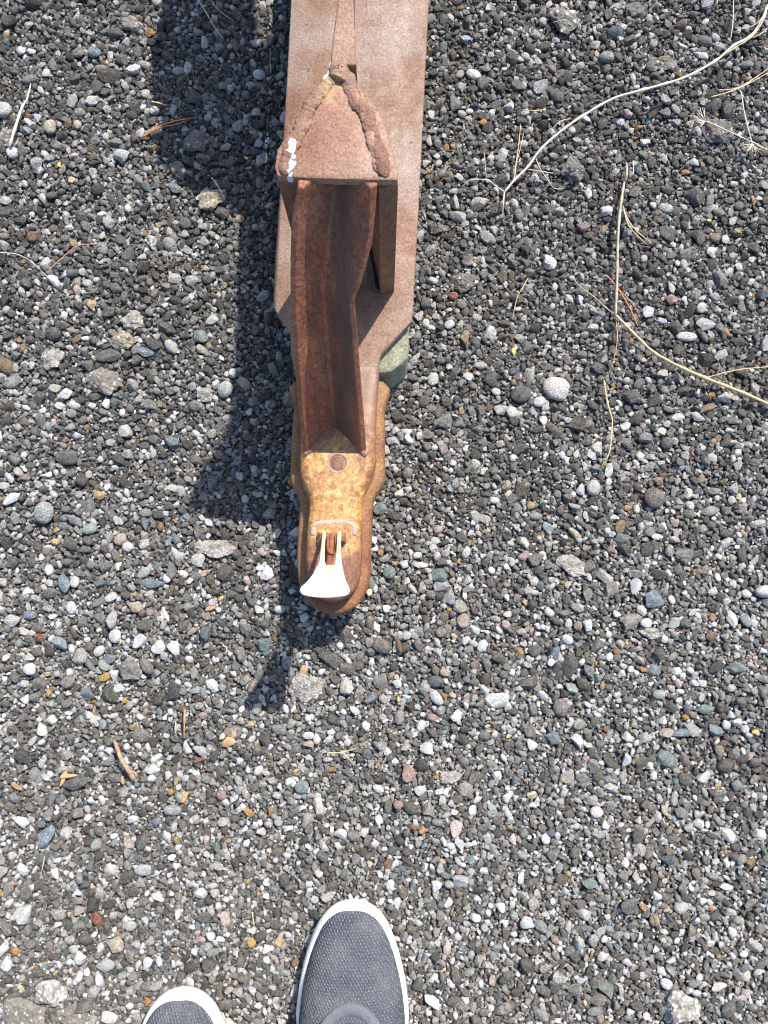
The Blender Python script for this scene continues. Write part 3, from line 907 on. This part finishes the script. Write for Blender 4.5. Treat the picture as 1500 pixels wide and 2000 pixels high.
def handle():
    rows = [  # py, outer left, inner left, inner right, outer right
        (1040, 630, 637, 659, 667), (1060, 628, 635, 658, 666), (1080, 626, 634, 657, 666), (1098, 624, 634, 655, 667),
        (1106, 621, 637, 653, 668)]
    solid = [(1112, 617, 670), (1120, 613, 671), (1130, 606, 674), (1140, 597, 678), (1148, 588, 682), (1153, 585, 683), (1158, 590, 680), (1161, 602, 670)]
    vs, fs = [], []
    for py, a, b, c, d in rows:
        z = zl(py)
        for q in (a, b, c, d): vs.append(at(q, py, z))
    n = len(rows)
    for i in range(n - 1):
        fs.append((i * 4, i * 4 + 1, i * 4 + 5, i * 4 + 4)); fs.append((i * 4 + 2, i * 4 + 3, i * 4 + 7, i * 4 + 6))
    base = len(vs)
    K = 7
    for j, (py, a, d) in enumerate(solid):
        for k in range(K):
            f = k / (K - 1)
            q = a + (d - a) * f
            dish = -.006 * math.sin(math.pi * f) * min(1, j / 3) * (1 if j < 5 else .4)
            bow = 4 * math.sin(math.pi * f) if j >= 5 else 0
            vs.append(at(q, py + bow, zl(py) + dish))
    for j in range(len(solid) - 1):
        for k in range(K - 1):
            fs.append((base + j * K + k, base + j * K + k + 1, base + (j + 1) * K + k + 1, base + (j + 1) * K + k))
    r = (n - 1) * 4
    fs.append((r, r + 1, base + 2, base + 1, base)); fs.append((r + 2, r + 3, base + K - 1, base + K - 2, base + K - 3))
    fs.append((r + 1, r + 2, base + K - 3, base + 3, base + 2)) 
    o = link('latch_handle', pydata('latch_handle', vs, fs), M_white, bar, 50)
    s = o.modifiers.new('thick', 'SOLIDIFY'); s.thickness = .0035; s.offset = 0
    b = o.modifiers.new('soft', 'BEVEL'); b.width = .0008; b.segments = 2; b.limit_method = 'ANGLE'
    return o


H = handle()
tube('latch_wire', [at(*p) for p in [(641, 1046, .100), (640, 1062, .104), (641, 1076, .112), (647, 1081, .115), (654, 1077, .112), (656, 1062, .104), (655, 1046, .100)]],
     .0011, M_wire, H, 7)
tube('latch_pin', [at(*p) for p in [(649, 1042, .098), (647, 1070, .104), (644, 1090, .116), (641, 1116, .138)]], .0026, M_wire, H, 6, .6)
box('latch_hinge', *[v for v in (at(622, 1050, .09).x, at(676, 1050, .09).x, at(640, 1060, .09).y, at(640, 1040, .09).y)], .0866, .096, M_flange, bar, .002)

# angle-iron strut: V section open to the viewer
def strut():
    rows = [(366, .311, 582, 737), (390, .3, 579, 735), (420, .283, 572, 733), (480, .256, 568, 727), (540, .229, 567, 712), (595, .204, 568, 692), (650, .180, 571, 697),
            (720, .150, 576, 702), (800, .118, 583, 709), (885, .0868, 592, 715)]
    vs, fs = [], []
    th = .0055
    for i, (py, z, xl, xr) in enumerate(rows):
        q = (1100 - py) / FPX
        z = min((q * HC - .0481) / (.70 + q), ZC - .0022)
        a = at(xl, py, z); b = at(xr, py + 1, z)
        a.z = b.z = z
        c = (a + b) / 2; w = (b.x - a.x)
        dep = .54 * w
        v = Vector((c.x, c.y + dep, z))
        # section: front ends (5.5 mm faces) and inner / outer V, heel rounded by two extra points
        sec = [a, a + Vector((th * .75, -th * .1, 0)), v + Vector((-.0018, -th * 1.5, 0)), v + Vector((.0018, -th * 1.5, 0)),
               b + Vector((-th * .8, -th * .1, 0)), b + Vector((0, th * .45, 0)), b + Vector((0, th * 1.5, 0)), v + Vector((0, th * .2, 0)), a + Vector((0, th, 0))]
        vs += sec
    m = 9
    for i in range(len(rows) - 1):
        for k in range(m):
            j = (k + 1) % m
            fs.append((i * m + k, i * m + j, (i + 1) * m + j, (i + 1) * m + k))
    fs.append(tuple(range(m))); fs.append(tuple((len(rows) - 1) * m + k for k in range(m)))
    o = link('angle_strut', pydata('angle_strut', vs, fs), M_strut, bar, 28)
    b = o.modifiers.new('soft', 'BEVEL'); b.width = .0009; b.segments = 2; b.limit_method = 'ANGLE'; b.angle_limit = math.radians(50)


strut()
tube('weld_bead', [at(p[0], p[1], .088) for p in [(594, 888), (612, 872), (632, 850), (645, 828), (655, 814), (668, 826), (690, 856), (706, 880), (716, 890)]],
     .0030, M_weld, bar, 6, .7, .3, 6)

# cap and its side plates
capo = [(649, 132), (676, 132), (700, 165), (737, 210), (756, 252), (768, 295), (777, 335), (777, 352), (735, 352), (660, 350), (582, 347), (541, 343), (536, 325), (541, 292), (555, 268), (580, 215), (612, 180), (635, 150)]
slab('cap_plate', xy(capo, ZC), [(ZC - .009, .001), (ZC - .008, 0), (ZC - .002, 0), (ZC - .0006, .0006), (ZC, .0018)], M_cap, bar, 30)


# ---
def side(pts, th, name):
    """vertical plate under the cap following pts (pixels at cap height), thickness inwards"""
    a = [at(p[0], p[1], ZC) for p in pts]
    cx = at(657, 300, ZC).x
    inn = []
    for i, p in enumerate(a):
        d = (a[min(i + 1, len(a) - 1)] - a[max(i - 1, 0)]).normalized()
        nn = Vector((-d.y, d.x, 0))
        if (cx - p.x) * nn.x < 0: nn = -nn
        inn.append(p + nn * th)
    o = [(p.x, p.y) for p in a] + [(p.x, p.y) for p in reversed(inn)]
    slab(name, o, [(ZB + .0002, 0), (ZB + .003, 0), (ZC - .0095, 0)], M_side, bar, 30)


side([(778, 350), (770, 295), (755, 252), (737, 212), (700, 168)], .0142, 'side_plate')
side([(539, 342), (538, 320), (557, 268), (582, 215), (614, 182)], .0142, 'side_plate')

# weld beads lying on the cap, lumpy
def bead(pts, r, mat, sc=.36, b=.14):
    q = []
    for i in range(len(pts) * 2 - 1):
        a, c = pts[i // 2], pts[min((i + 1) // 2, len(pts) - 1)]
        q.append(((a[0] + c[0]) / 2 + random.uniform(-2.8, 2.8), (a[1] + c[1]) / 2 + random.uniform(-2, 2)))
    return tube('weld_bead', [at(p[0], p[1], ZC + random.uniform(-.0004, .0010)) for p in q], r, mat, bar, 12, sc, b, 5, None, 60, True)


bead([(655, 140), (640, 162), (622, 185), (605, 205), (594, 232), (581, 258), (566, 285), (560, 315), (558, 340)], .0052, M_weld)
bead([(672, 140), (684, 170), (694, 196), (712, 214), (722, 245), (734, 280), (745, 315), (754, 345)], .0052, M_weld)
bead([(662, 128), (662, 142), (660, 158)], .0075, M_weld, .6)
bead([(648, 150), (630, 178), (612, 205), (601, 236), (588, 262), (578, 290)], .0034, M_cap)
bead([(690, 178), (704, 204), (712, 232), (722, 262), (730, 300), (738, 335)], .0034, M_cap)


def scraped(m):
    """bare bright scrapes at the left corner and the top, ochre heat stain at the apex"""
    t = m.node_tree; b = t.nodes['Principled BSDF']
    tc = t.nodes.new('ShaderNodeTexCoord')
    def nd(op, a, c=0.):
        o = t.nodes.new('ShaderNodeMath'); o.operation = op
        for i, v in enumerate((a, c)):
            if isinstance(v, (int, float)): o.inputs[i].default_value = v
            else: t.links.new(v, o.inputs[i])
        return o.outputs[0]
    no = t.nodes.new('ShaderNodeTexNoise'); no.inputs['Scale'].default_value = 150; no.inputs['Detail'].default_value = 5
    t.links.new(tc.outputs['Object'], no.inputs['Vector'])
    for pts, r, colr in (([(651, 158), (641, 180)], .0085, (.31, .20, .095)), ([(570, 278), (566, 296)], .0024, (.48, .47, .46)),
                         ([(572, 312), (565, 345)], .0023, (.48, .49, .51)), ([(640, 128), (635, 146)], .0026, (.62, .62, .62))):
        fs = []
        for k in range(5):
            p = at(pts[0][0] + (pts[1][0] - pts[0][0]) * k / 4, pts[0][1] + (pts[1][1] - pts[0][1]) * k / 4, ZC)
            dn = t.nodes.new('ShaderNodeVectorMath'); dn.operation = 'DISTANCE'
            mp = t.nodes.new('ShaderNodeMapping'); mp.inputs['Scale'].default_value = (1, 1, 0)
            t.links.new(tc.outputs['Object'], mp.inputs[0]); t.links.new(mp.outputs[0], dn.inputs[0])
            dn.inputs[1].default_value = (p.x, p.y, 0)
            fs.append(dn.outputs['Value'])
        d = fs[0]
        for q in fs[1:]: d = nd('MINIMUM', d, q)
        soft = 1.3 if r > .005 else 9
        f = nd('MULTIPLY', nd('SUBTRACT', nd('ADD', 1., nd('MULTIPLY', nd('SUBTRACT', no.outputs[0], .5), 3.6)), nd('DIVIDE', d, r)), soft)
        c = nd('MINIMUM', nd('MAXIMUM', f, 0.), .7 if r > .005 else 1.)
        mx = t.nodes.new('ShaderNodeMix'); mx.data_type = 'RGBA'
        t.links.new(c, mx.inputs[0]); t.links.new(b.inputs['Base Color'].links[0].from_socket, mx.inputs[6]); mx.inputs[7].default_value = (*colr, 1)
        t.links.new(mx.outputs[2], b.inputs['Base Color'])


scraped(M_cap); scraped(M_weld)
# pits in the cap
for px, py in ((672, 222), (652, 248), (682, 285), (618, 240), (714, 186)):
    ring('cap_pit', px, py, 1.1, ZC - .0002, .0008, M_boss, bar, .5)

# ridge bar running back at cap height
def ridge():
    rows = [(645, 696, 128, .028), (652, 693, 60, .030), (660, 690, 0, .032), (668, 692, -120, .036), (674, 697, -420, .044), (676, 700, -900, .062)]
    vs, fs = [], []
    for xl, xr, py, dep in rows:
        for z in (ZC + .0005, ZC - dep):
            a = at(xl, py, ZC); b = at(xr, py, ZC)
            vs += [(a.x, a.y, z), (b.x, b.y, z)]
    for i in range(len(rows) - 1):
        o = i * 4; p = o + 4
        fs += [(o, o + 1, p + 1, p), (o + 2, p + 2, p + 3, o + 3), (o, p, p + 2, o + 2), (o + 1, o + 3, p + 3, p + 1)]
    fs += [(0, 2, 3, 1), (20, 21, 23, 22)]
    o = link('ridge_bar', pydata('ridge_bar', vs, fs), M_cap, bar, 30)
    b = o.modifiers.new('soft', 'BEVEL'); b.width = .0012; b.segments = 2; b.limit_method = 'ANGLE'


ridge()
tube('brake_cable', [at(p[0], p[1], p[2]) for p in [(716, 470, .11), (722, 500, .098), (727, 525, .09), (731, 548, .085), (737, 570, .0835)]], .0030, M_black, bar, 8)
# unseen slab and post added beyond the view to throw the wide upper-left shadow
slab('shadow_slab', [(-.130, .668), (-.085, .630), (-.030, .598), (-.024, .64), (-.024, 1.05), (-.128, 1.05), (-.131, .93), (-.123, .90), (-.126, .84), (-.136, .80), (-.133, .74), (-.122, .72)], [(.276, .003), (.279, 0), (.300, 0), (.303, .004)], M_galv, bar, 30)
box('shadow_slab_post', -.065, -.030, .92, .97, ZB + .0003, .2758, M_galv, bar)

# ------------------------------------------------------------------ concrete block
def block():
    o = [(799, 560), (799, 682), (797, 698), (790, 708), (768, 726), (752, 730), (700, 728), (600, 720), (592, 720), (592, 560)]
    pts = xy(o, .066)
    ob = slab('concrete_block', pts, [(-.004, -.001), (.012, -.0006), (.061, 0), (.0652, .0016), (.0665, .004)], M_block, None, 40)
    tag(ob, 'greenish grey concrete block propped on the gravel under the drawbar', 'concrete block')
    return ob


block()

# ------------------------------------------------------------------ the photographer's feet
person = empty('person', (-.1, -.62, 0))
tag(person, 'person standing in grey knitted slip-on shoes with white soles, only the toes in view', 'person')
HW = [(0, .0), (.002, .012), (.007, .0215), (.014, .0295), (.022, .0355), (.035, .0415), (.05, .047), (.068, .0518), (.084, .055), (.11, .058), (.14, .0565), (.18, .050), (.22, .045), (.26, .042), (.285, .034), (.297, .018), (.30, 0)]


def hw(s):
    for (a, x), (b, y) in zip(HW, HW[1:]):
        if a <= s <= b: return x + (y - x) * (s - a) / (b - a)
    return 0


def hh(s):
    T = [(0, .0), (.006, .006), (.02, .018), (.04, .0275), (.07, .037), (.10, .048), (.14, .062), (.2, .066), (.26, .066), (.3, .05)]
    for (a, x), (b, y) in zip(T, T[1:]):
        if a <= s <= b: return x + (y - x) * (s - a) / (b - a)
    return .04


def shoe(tx, ty, turn, bias, label):
    R = Matrix.Rotation(math.radians(turn), 3, 'Z')

    def W(x, s, z):
        v = R @ Vector((x, -s, 0)); return (v.x + tx, v.y + ty, z)
    n = 48
    ss = [.3 * (.5 - .5 * math.cos(math.pi * i / n)) for i in range(n + 1)]
    # upper: domed rows from side to side
    vs, fs = [], []
    K = 20
    s0 = .0055
    for i, s in enumerate(ss):
        su = s0 + s * (.3 - 2 * s0) / .3
        w = max(hw(su) - .0034, .0004)
        h = hh(su)
        for k in range(K + 1):
            a = math.pi * k / K
            cx = math.cos(a)
            x = math.copysign(abs(cx) ** .72, cx) * w + bias * (1 - abs(cx)) * .002
            z = .0235 + h * (math.sin(a) ** .8)
            # soft creases where the toes bend
            z += .0007 * math.sin(su * 260 + x * 60) * math.sin(a) * math.exp(-((su - .075) / .03) ** 2)
            vs.append(W(x, su, z))
    for i in range(n):
        for k in range(K):
            fs.append((i * (K + 1) + k, i * (K + 1) + k + 1, (i + 1) * (K + 1) + k + 1, (i + 1) * (K + 1) + k))
    up = link('shoe', pydata('shoe', vs, fs), M_knit, person, 80)
    if label: up['label'] = label
    # sole
    out = []
    for s in ss: out.append((hw(s) + .0006, s))
    for s in reversed(ss[1:-1]): out.append((-hw(s) - .0006, s))
    pts = [W(x, s, 0)[:2] for x, s in out]
    slab('sole', pts, [(.0055, .005), (.009, .001), (.014, 0), (.021, .0002), (.0255, .0012), (.0285, .0032), (.0292, .006)], M_sole, up, 80)
    # ribbed cuff round the ankle and the sock inside
    c = []
    for i in range(25):
        a = 2 * math.pi * i / 24 + math.pi
        s = .142 - .058 * math.cos(a)
        c.append(Vector(W(.037 * math.sin(a), s, .064 + (s - .084) * .30)))
    tube('ribbed_cuff', c, .0066, M_rib, up, 10, .6, .05, 2)
    vs, fs = [], []
    for j, (sc, z, off) in enumerate(((.92, .062, 0), (.88, .078, .004), (.80, .098, .014), (.86, .16, .022))):
        for i in range(20):
            a = 2 * math.pi * i / 20
            s = .142 + off - .055 * sc * math.cos(a)
            vs.append(W(.036 * sc * math.sin(a), s, z + (s - .084) * .22 * (1 if j < 3 else 0)))
    for j in range(3):
        for i in range(20):
            k = (i + 1) % 20
            fs.append((j * 20 + i, j * 20 + k, (j + 1) * 20 + k, (j + 1) * 20 + i))
    fs.append(tuple(range(60, 80)))
    link('sock', pydata('sock', vs, fs), M_sock, up, 80)
    return Vector(W(0, .172, .14))


t1 = at(689, 1761, .02); t2 = at(352, 1934, .02)
A1 = shoe(t1.x, t1.y, 0, -.5, 'right shoe, whole toe in view')
A2 = shoe(t2.x, t2.y, 3, .5, 'left shoe, only the tip of the toe in view')


def trousers():
    hip = Vector(((A1.x + A2.x) / 2, -.80, .82))
    V = [hip, hip + Vector((.09, 0, -.03)), Vector((A1.x + .01, A1.y - .06, .46)), Vector((A1.x, A1.y - .02, .13)),
         hip + Vector((-.09, 0, -.03)), Vector((A2.x - .01, A2.y - .04, .46)), Vector((A2.x, A2.y - .01, .13)), hip + Vector((0, -.03, .12))]
    E = [(0, 1), (1, 2), (2, 3), (0, 4), (4, 5), (5, 6), (0, 7)]
    Rr = [.12, .095, .068, .055, .095, .068, .055, .13]
    me = bpy.data.meshes.new('trousers'); me.from_pydata([tuple(v) for v in V], E, [])
    o = link('trousers', me, M_denim, person)
    sk = o.modifiers.new('skin', 'SKIN')
    for i, r in enumerate(Rr): me.skin_vertices[0].data[i].radius = (r, r)
    me.skin_vertices[0].data[0].use_root = True
    o.modifiers.new('sub', 'SUBSURF').levels = 2
    o.modifiers['sub'].render_levels = 2


trousers()


# ------------------------------------------------------------------ dry stems, needles, straws
def g3(p, lift):
    x, y = ground_at(p[0], p[1])
    return Vector((x, y, float(gh(x, y)) + lift))


def plant(name, label, cat, pts, r, mat, lift=.008, taper=.6, group=None, parent=None, arch=.006, kink=True, bump=.28):
    q = []
    n = len(pts)
    for i, p in enumerate(pts):
        z = (p[2] if len(p) > 2 else lift) + arch * math.sin(math.pi * i / max(1, n - 1))
        jt = 1.6 if 0 < i < n - 1 else 0
        pz = at(p[0] + random.uniform(-jt, jt), p[1] + random.uniform(-jt, jt), z)
        q.append(Vector((pz.x, pz.y, float(gh(pz.x, pz.y)) + z)))
    o = tube(name, q, r * .88, mat, parent, 7, 1, bump, 5, taper)
    if parent is None: tag(o, label, cat, group)
    return o


def stem_thing(label, loc, cat='dry stem', group='dry weed stems lying on the gravel'):
    e = empty('dry_stem', g3(loc, 0)); tag(e, label, cat, group)
    return e


# long pale stem, upper right
e = stem_thing('long bleached stem curving from the top right corner down to a fork', (985, 375))
plant('stem', 0, 0, [(1502, 5), (1488, 40), (1465, 68), (1435, 85, .014), (1400, 115, .016), (1335, 152, .018), (1260, 172, .018), (1200, 190, .016),
      (1140, 224, .015), (1100, 255, .014), (1060, 290, .012), (1030, 325, .011), (1005, 350, .010), (985, 376, .009)], .0016, M_pale, parent=e, taper=.95)
plant('stem', 0, 0, [(985, 376), (982, 395), (981, 424)], .0010, M_pale, parent=e)
plant('branchlet', 0, 0, [(985, 376), (968, 364), (950, 352), (918, 354), (903, 366)], .0008, M_pale, parent=e)
plant('branchlet', 0, 0, [(950, 352), (946, 330), (945, 300)], .0005, M_pale, parent=e)
plant('branchlet', 0, 0, [(1045, 305), (1054, 328), (1070, 350), (1083, 366), (1102, 366)], .0008, M_greystem, parent=e)
plant('branchlet', 0, 0, [(1030, 330), (1055, 334), (1080, 338)], .0007, M_pale, parent=e)
plant('branchlet', 0, 0, [(1115, 232), (1090, 242), (1065, 268)], .0007, M_greystem, parent=e)
plant('branchlet', 0, 0, [(1410, 108), (1440, 90), (1470, 70), (1490, 45), (1500, 20)], .0009, M_straw, parent=e, lift=.016)
# yellow stem
e = stem_thing('yellow forked stem entering from the right edge with a grey upright arm', (1203, 610))
plant('stem', 0, 0, [(1510, 797), (1450, 768, .012), (1380, 738, .014), (1330, 716, .014), (1280, 690, .014), (1250, 665, .013), (1222, 636, .012), (1203, 615, .011)], .0020, M_straw, parent=e, taper=.8)
plant('stem', 0, 0, [(1203, 615, .010), (1204, 570), (1206, 520), (1207, 480), (1211, 430), (1216, 385), (1221, 350)], .0016, M_greystem, parent=e, taper=1.0)
plant('stem', 0, 0, [(1221, 352), (1226, 335), (1227, 312)], .0021, M_greystem, parent=e, taper=.4)
plant('branchlet', 0, 0, [(1203, 615), (1182, 600), (1160, 580), (1130, 558), (1118, 535)], .0009, M_greystem, parent=e)
plant('branchlet', 0, 0, [(1203, 618), (1204, 660), (1198, 700), (1187, 735)], .0007, M_orange, parent=e)
plant('branchlet', 0, 0, [(1380, 738, .012), (1410, 728), (1445, 722), (1502, 718)], .0008, M_straw, parent=e)
for a in [(1398, 700), (1420, 745), (1440, 770), (1425, 775), (1405, 712), (1450, 782), (1432, 760), (1445, 795)]:
    plant('rootlet', 0, 0, [(1385 + random.uniform(0, 40), 735 + random.uniform(0, 25)), ((a[0] + 1400) / 2 + 5, (a[1] + 745) / 2), a], .0004, M_chip, parent=e)
# thin rooted stem
e = stem_thing('thin wavy yellow stem with a tuft of roots, below the yellow fork', (1190, 830))
plant('stem', 0, 0, [(1180, 742), (1186, 775), (1191, 800), (1198, 820), (1196, 845), (1189, 880), (1180, 904)], .0010, M_straw, parent=e, taper=.8)
for a in [(1162, 905), (1172, 915), (1190, 914), (1198, 906)]:
    plant('rootlet', 0, 0, [(1180, 902), ((1180 + a[0]) / 2, 910), a], .0005, M_chip, parent=e)
# seed heads on thin stalks, right
for (hx, hy), tail, lab in (((1378, 237), [(1378, 237), (1405, 248), (1440, 262), (1475, 280), (1505, 296)], 'dry umbrella seed head on a thin stalk, the left one of two'),
                            ((1470, 280), [(1470, 280), (1458, 225), (1450, 180), (1444, 172)], 'dry umbrella seed head on a thin stalk near the right edge')):
    e = empty('seed_head', g3((hx, hy), 0)); tag(e, lab, 'dry plant', 'dry seed heads')
    plant('stalk', 0, 0, tail, .0008, M_pale, parent=e, lift=.014)
    for k in range(12):
        a = math.radians(150 + k * 11 + random.uniform(-6, 6)) if hx < 1400 else math.radians(20 + k * 15)
        L = random.uniform(20, 34)
        plant('ray', 0, 0, [(hx, hy), (hx + math.cos(a) * L * .5, hy + math.sin(a) * L * .5 + 2), (hx + math.cos(a) * L, hy + math.sin(a) * L)], .0004, M_pale, parent=e, lift=.012)

NEED = 'pine needles and straws scattered on the gravel'
singles = [
 ([(1004, 352), (1007, 320), (1014, 280), (1016, 245)], .0008, M_tan, 'tan needle standing left of the pale stem, longer of a pair'),
 ([(1003, 330), (1012, 300), (1023, 258)], .0006, M_tan, 'shorter needle of the pair left of the pale stem'),
 ([(1217, 402), (1230, 432), (1250, 458), (1272, 476)], .0009, M_tan, 'upper needle of the pair beside the grey stem arm'),
 ([(1217, 402), (1232, 442), (1264, 479)], .0008, M_straw, 'lower needle of the pair beside the grey stem arm'),
 ([(1184, 535), (1205, 562), (1230, 600), (1245, 637)], .0010, M_orange, 'needle crossing the grey stem arm above the fork'),
 ([(1205, 562), (1225, 580), (1250, 612)], .0005, M_straw, 'very thin straw right of the yellow fork'),
 ([(1392, 186), (1430, 175), (1465, 160), (1503, 140)], .0009, M_tan, 'lower long needle near the right edge'),
 ([(1405, 172), (1440, 168), (1475, 152), (1503, 132)], .0010, M_straw, 'upper long needle near the right edge'),
 ([(1428, 74), (1432, 40), (1434, -6)], .0008, M_pale, 'straight pale straw standing at the top right'),
 ([(1436, 54), (1458, 55), (1480, 42), (1500, 15)], .0007, M_tan, 'curved needle at the top right corner'),
 ([(1470, 72), (1488, 64), (1503, 50)], .0008, M_straw, 'short straw at the right edge under the corner'),
 ([(1065, 218), (1040, 222), (1016, 217)], .0008, M_straw, 'short yellow straw above the fork of the pale stem'),
 ([(1240, 308), (1240, 335), (1232, 336)], .0006, M_pale, 'tiny bent twig right of the grey stem tip'),
 ([(1033, 540), (1022, 560), (1015, 575), (1006, 600), (1003, 620)], .0007, M_straw, 'curved straw right of the drawbar end'),
 ([(382, -8), (405, 30), (420, 52), (437, 78)], .0008, M_tan, 'tan needle crossing the upper shadow'),
 ([(408, -4), (425, 15), (445, 30), (460, 42)], .0006, M_greystem, 'thin grey needle in the upper shadow'),
 ([(497, -5), (492, 12), (487, 26)], .0006, M_greystem, 'short needle at the top beside the drawbar'),
 ([(273, 268), (300, 250), (335, 238), (360, 232), (385, 226)], .0011, M_orange, 'thick orange pine needle on the shadow edge'),
 ([(278, 266), (310, 250), (345, 240), (372, 230)], .0008, M_orange, 'second orange pine needle lying along the thick one'),
 ([(296, 199), (310, 202), (325, 206)], .0012, M_straw, 'short yellow straw above the orange pine needles'),
 ([(100, 522), (120, 505), (148, 485), (175, 478), (202, 478)], .0008, M_orange, 'curved orange needle at the left'),
 ([(-4, 493), (30, 496), (60, 512), (95, 543)], .0006, M_pale, 'thin pale stalk at the left edge'),
 ([(414, 349), (425, 365), (441, 392)], .0007, M_pale, 'short pale straw on the tilted slab'),
 ([(20, 286), (32, 250), (44, 210), (50, 195)], .0021, M_pale, 'thick bleached straw at the left edge'),
 ([(50, 198), (54, 175), (57, 158)], .0013, M_pale, 'upper broken piece of the bleached straw'),
 ([(640, 1469), (668, 1467), (696, 1460)], .0009, M_straw, 'straight arm of the Y-shaped straw below the hitch'),
 ([(668, 1467), (680, 1478), (690, 1491)], .0008, M_straw, 'side arm of the Y-shaped straw below the hitch'),
 ([(361, 1384), (360, 1410), (358, 1440)], .0016, M_chip, 'upright brown straw at the lower left'),
 ([(343, 1408), (341, 1425), (344, 1441)], .0007, M_straw, 'thin straw left of the upright brown straw'),
 ([(362, 1425), (380, 1420), (390, 1418)], .0006, M_chip, 'tiny frayed straw right of the upright brown straw'),
 ([(87, 1672), (84, 1695), (80, 1712)], .0005, M_tan, 'hair-thin straw near the lower left edge'),
 ([(493, 1780), (495, 1800), (497, 1810)], .0008, M_straw, 'short yellow straw left of the right shoe'),
 ([(1296, 1600), (1303, 1612), (1310, 1608)], .0008, M_straw, 'little yellow rootlet at the lower right'),
 ([(1280, 1780), (1290, 1810), (1312, 1850)], .0005, M_greystem, 'hair-thin grey straw at the lower right'),
 ([(10, 1800), (30, 1795), (45, 1785)], .0005, M_pale, 'hair-thin pale straw at the left edge below'),
 ([(1080, 45), (1105, 40), (1118, 52)], .0004, M_pale, 'fine hair on the lump at the top'),
]
for pts, r, mat, lab in singles:
    plant('straw' if mat in (M_straw, M_pale, M_chip, M_greystem) else 'pine_needle', lab, 'straw' if mat in (M_straw, M_pale, M_chip, M_greystem) else 'pine needle',
          pts, r, mat, lift=.0075, group=NEED, arch=.003, taper=.5)

# thick brown twig
e = empty('twig', g3((245, 1490), 0)); tag(e, 'thick brown twig with a knobbed lower end at the lower left', 'twig')
plant('stick', 0, 0, [(221, 1445), (229, 1463), (238, 1482), (250, 1505), (263, 1524)], .0019, M_twig, parent=e, taper=1.9, lift=.007, bump=.15)
plant('knob', 0, 0, [(257, 1506), (263, 1511), (266, 1519)], .0018, M_twig, parent=e, lift=.010, arch=.001)
# small wood chips and flakes
def chip(px, py, a, b, turn, mat, lab, name='wood_chip', cat='wood chip'):
    me = stone_mesh(px * 3 + py, 2, 12, .4, .7, .05)
    for v in me.vertices: v.co = Vector((v.co.x * a * PX, v.co.y * b * PX, v.co.z * min(a, b) * .35 * PX))
    o = link(name, me, mat)
    q = g3((px, py), .0045); o.location = q
    o.rotation_euler = (random.uniform(-.2, .2), random.uniform(-.2, .2), math.radians(turn))
    tag(o, lab, cat, 'wood chips and flakes on the gravel')


for c in [(594, 1307, 11, 8, 35, M_chip, 'flat orange chip below the hitch nose'), (448, 1446, 14, 9, 30, M_chip, 'largest orange wood chip of the lower left cluster'),
          (458, 1432, 7, 6, 60, M_chip, 'upper small chip of the lower left cluster'), (437, 1436, 8, 5, 50, M_tan, 'pale chip left of the orange chip cluster'),
          (410, 1188, 10, 4, 12, M_chip, 'narrow orange chip left of the hitch nose'), (488, 1413, 9, 4, 15, M_chip, 'narrow orange chip above the chip cluster'),
          (33, 1535, 13, 5, -25, M_chip, 'narrow chip at the far lower left'), (123, 1520, 5, 18, -20, M_chip, 'upright thin chip left of a dark long stone'),
          (135, 1515, 16, 4, 5, M_chip, 'horizontal thin chip above a dark long stone'), (240, 1523, 4, 9, 0, M_chip, 'little chip left of the twig end'),
          (362, 1555, 5, 12, -25, M_chip, 'upright orange chip right of an orange pebble'), (390, 1483, 11, 4, 15, M_bark, 'dark brown bark sliver under a light stone'),
          (780, 1262, 5, 14, 5, M_bark, 'dark bark sliver right of the hitch nose'), (560, 640, 1, 1, 0, M_bark, ''),
          (779, 1364, 3, 6, 0, M_yellow, 'tiny orange fleck below right of the hitch'), (482, 312, 5, 4, 0, M_yellow, 'bright yellow flake in the drawbar shadow'),
          (1003, 685, 4, 8, 0, M_yellow, 'small yellow moss flake right of the concrete block'), (118, 325, 4, 5, 0, M_yellow, 'tiny yellow flake at the left'),
          (722, 1157, 6, 7, 10, M_tan, 'tan chip touching the right side of the hitch nose'), (1387, 428, 5, 3, 0, M_yellow, 'small yellow flake right of the stem'),
          (1474, 1428, 6, 4, 0, M_yellow, 'yellow husk near the right edge')]:
    if c[6]: chip(*c)

scene.cycles.filter_width = 1.15
scene.render.resolution_x = 768
scene.render.resolution_y = 1024
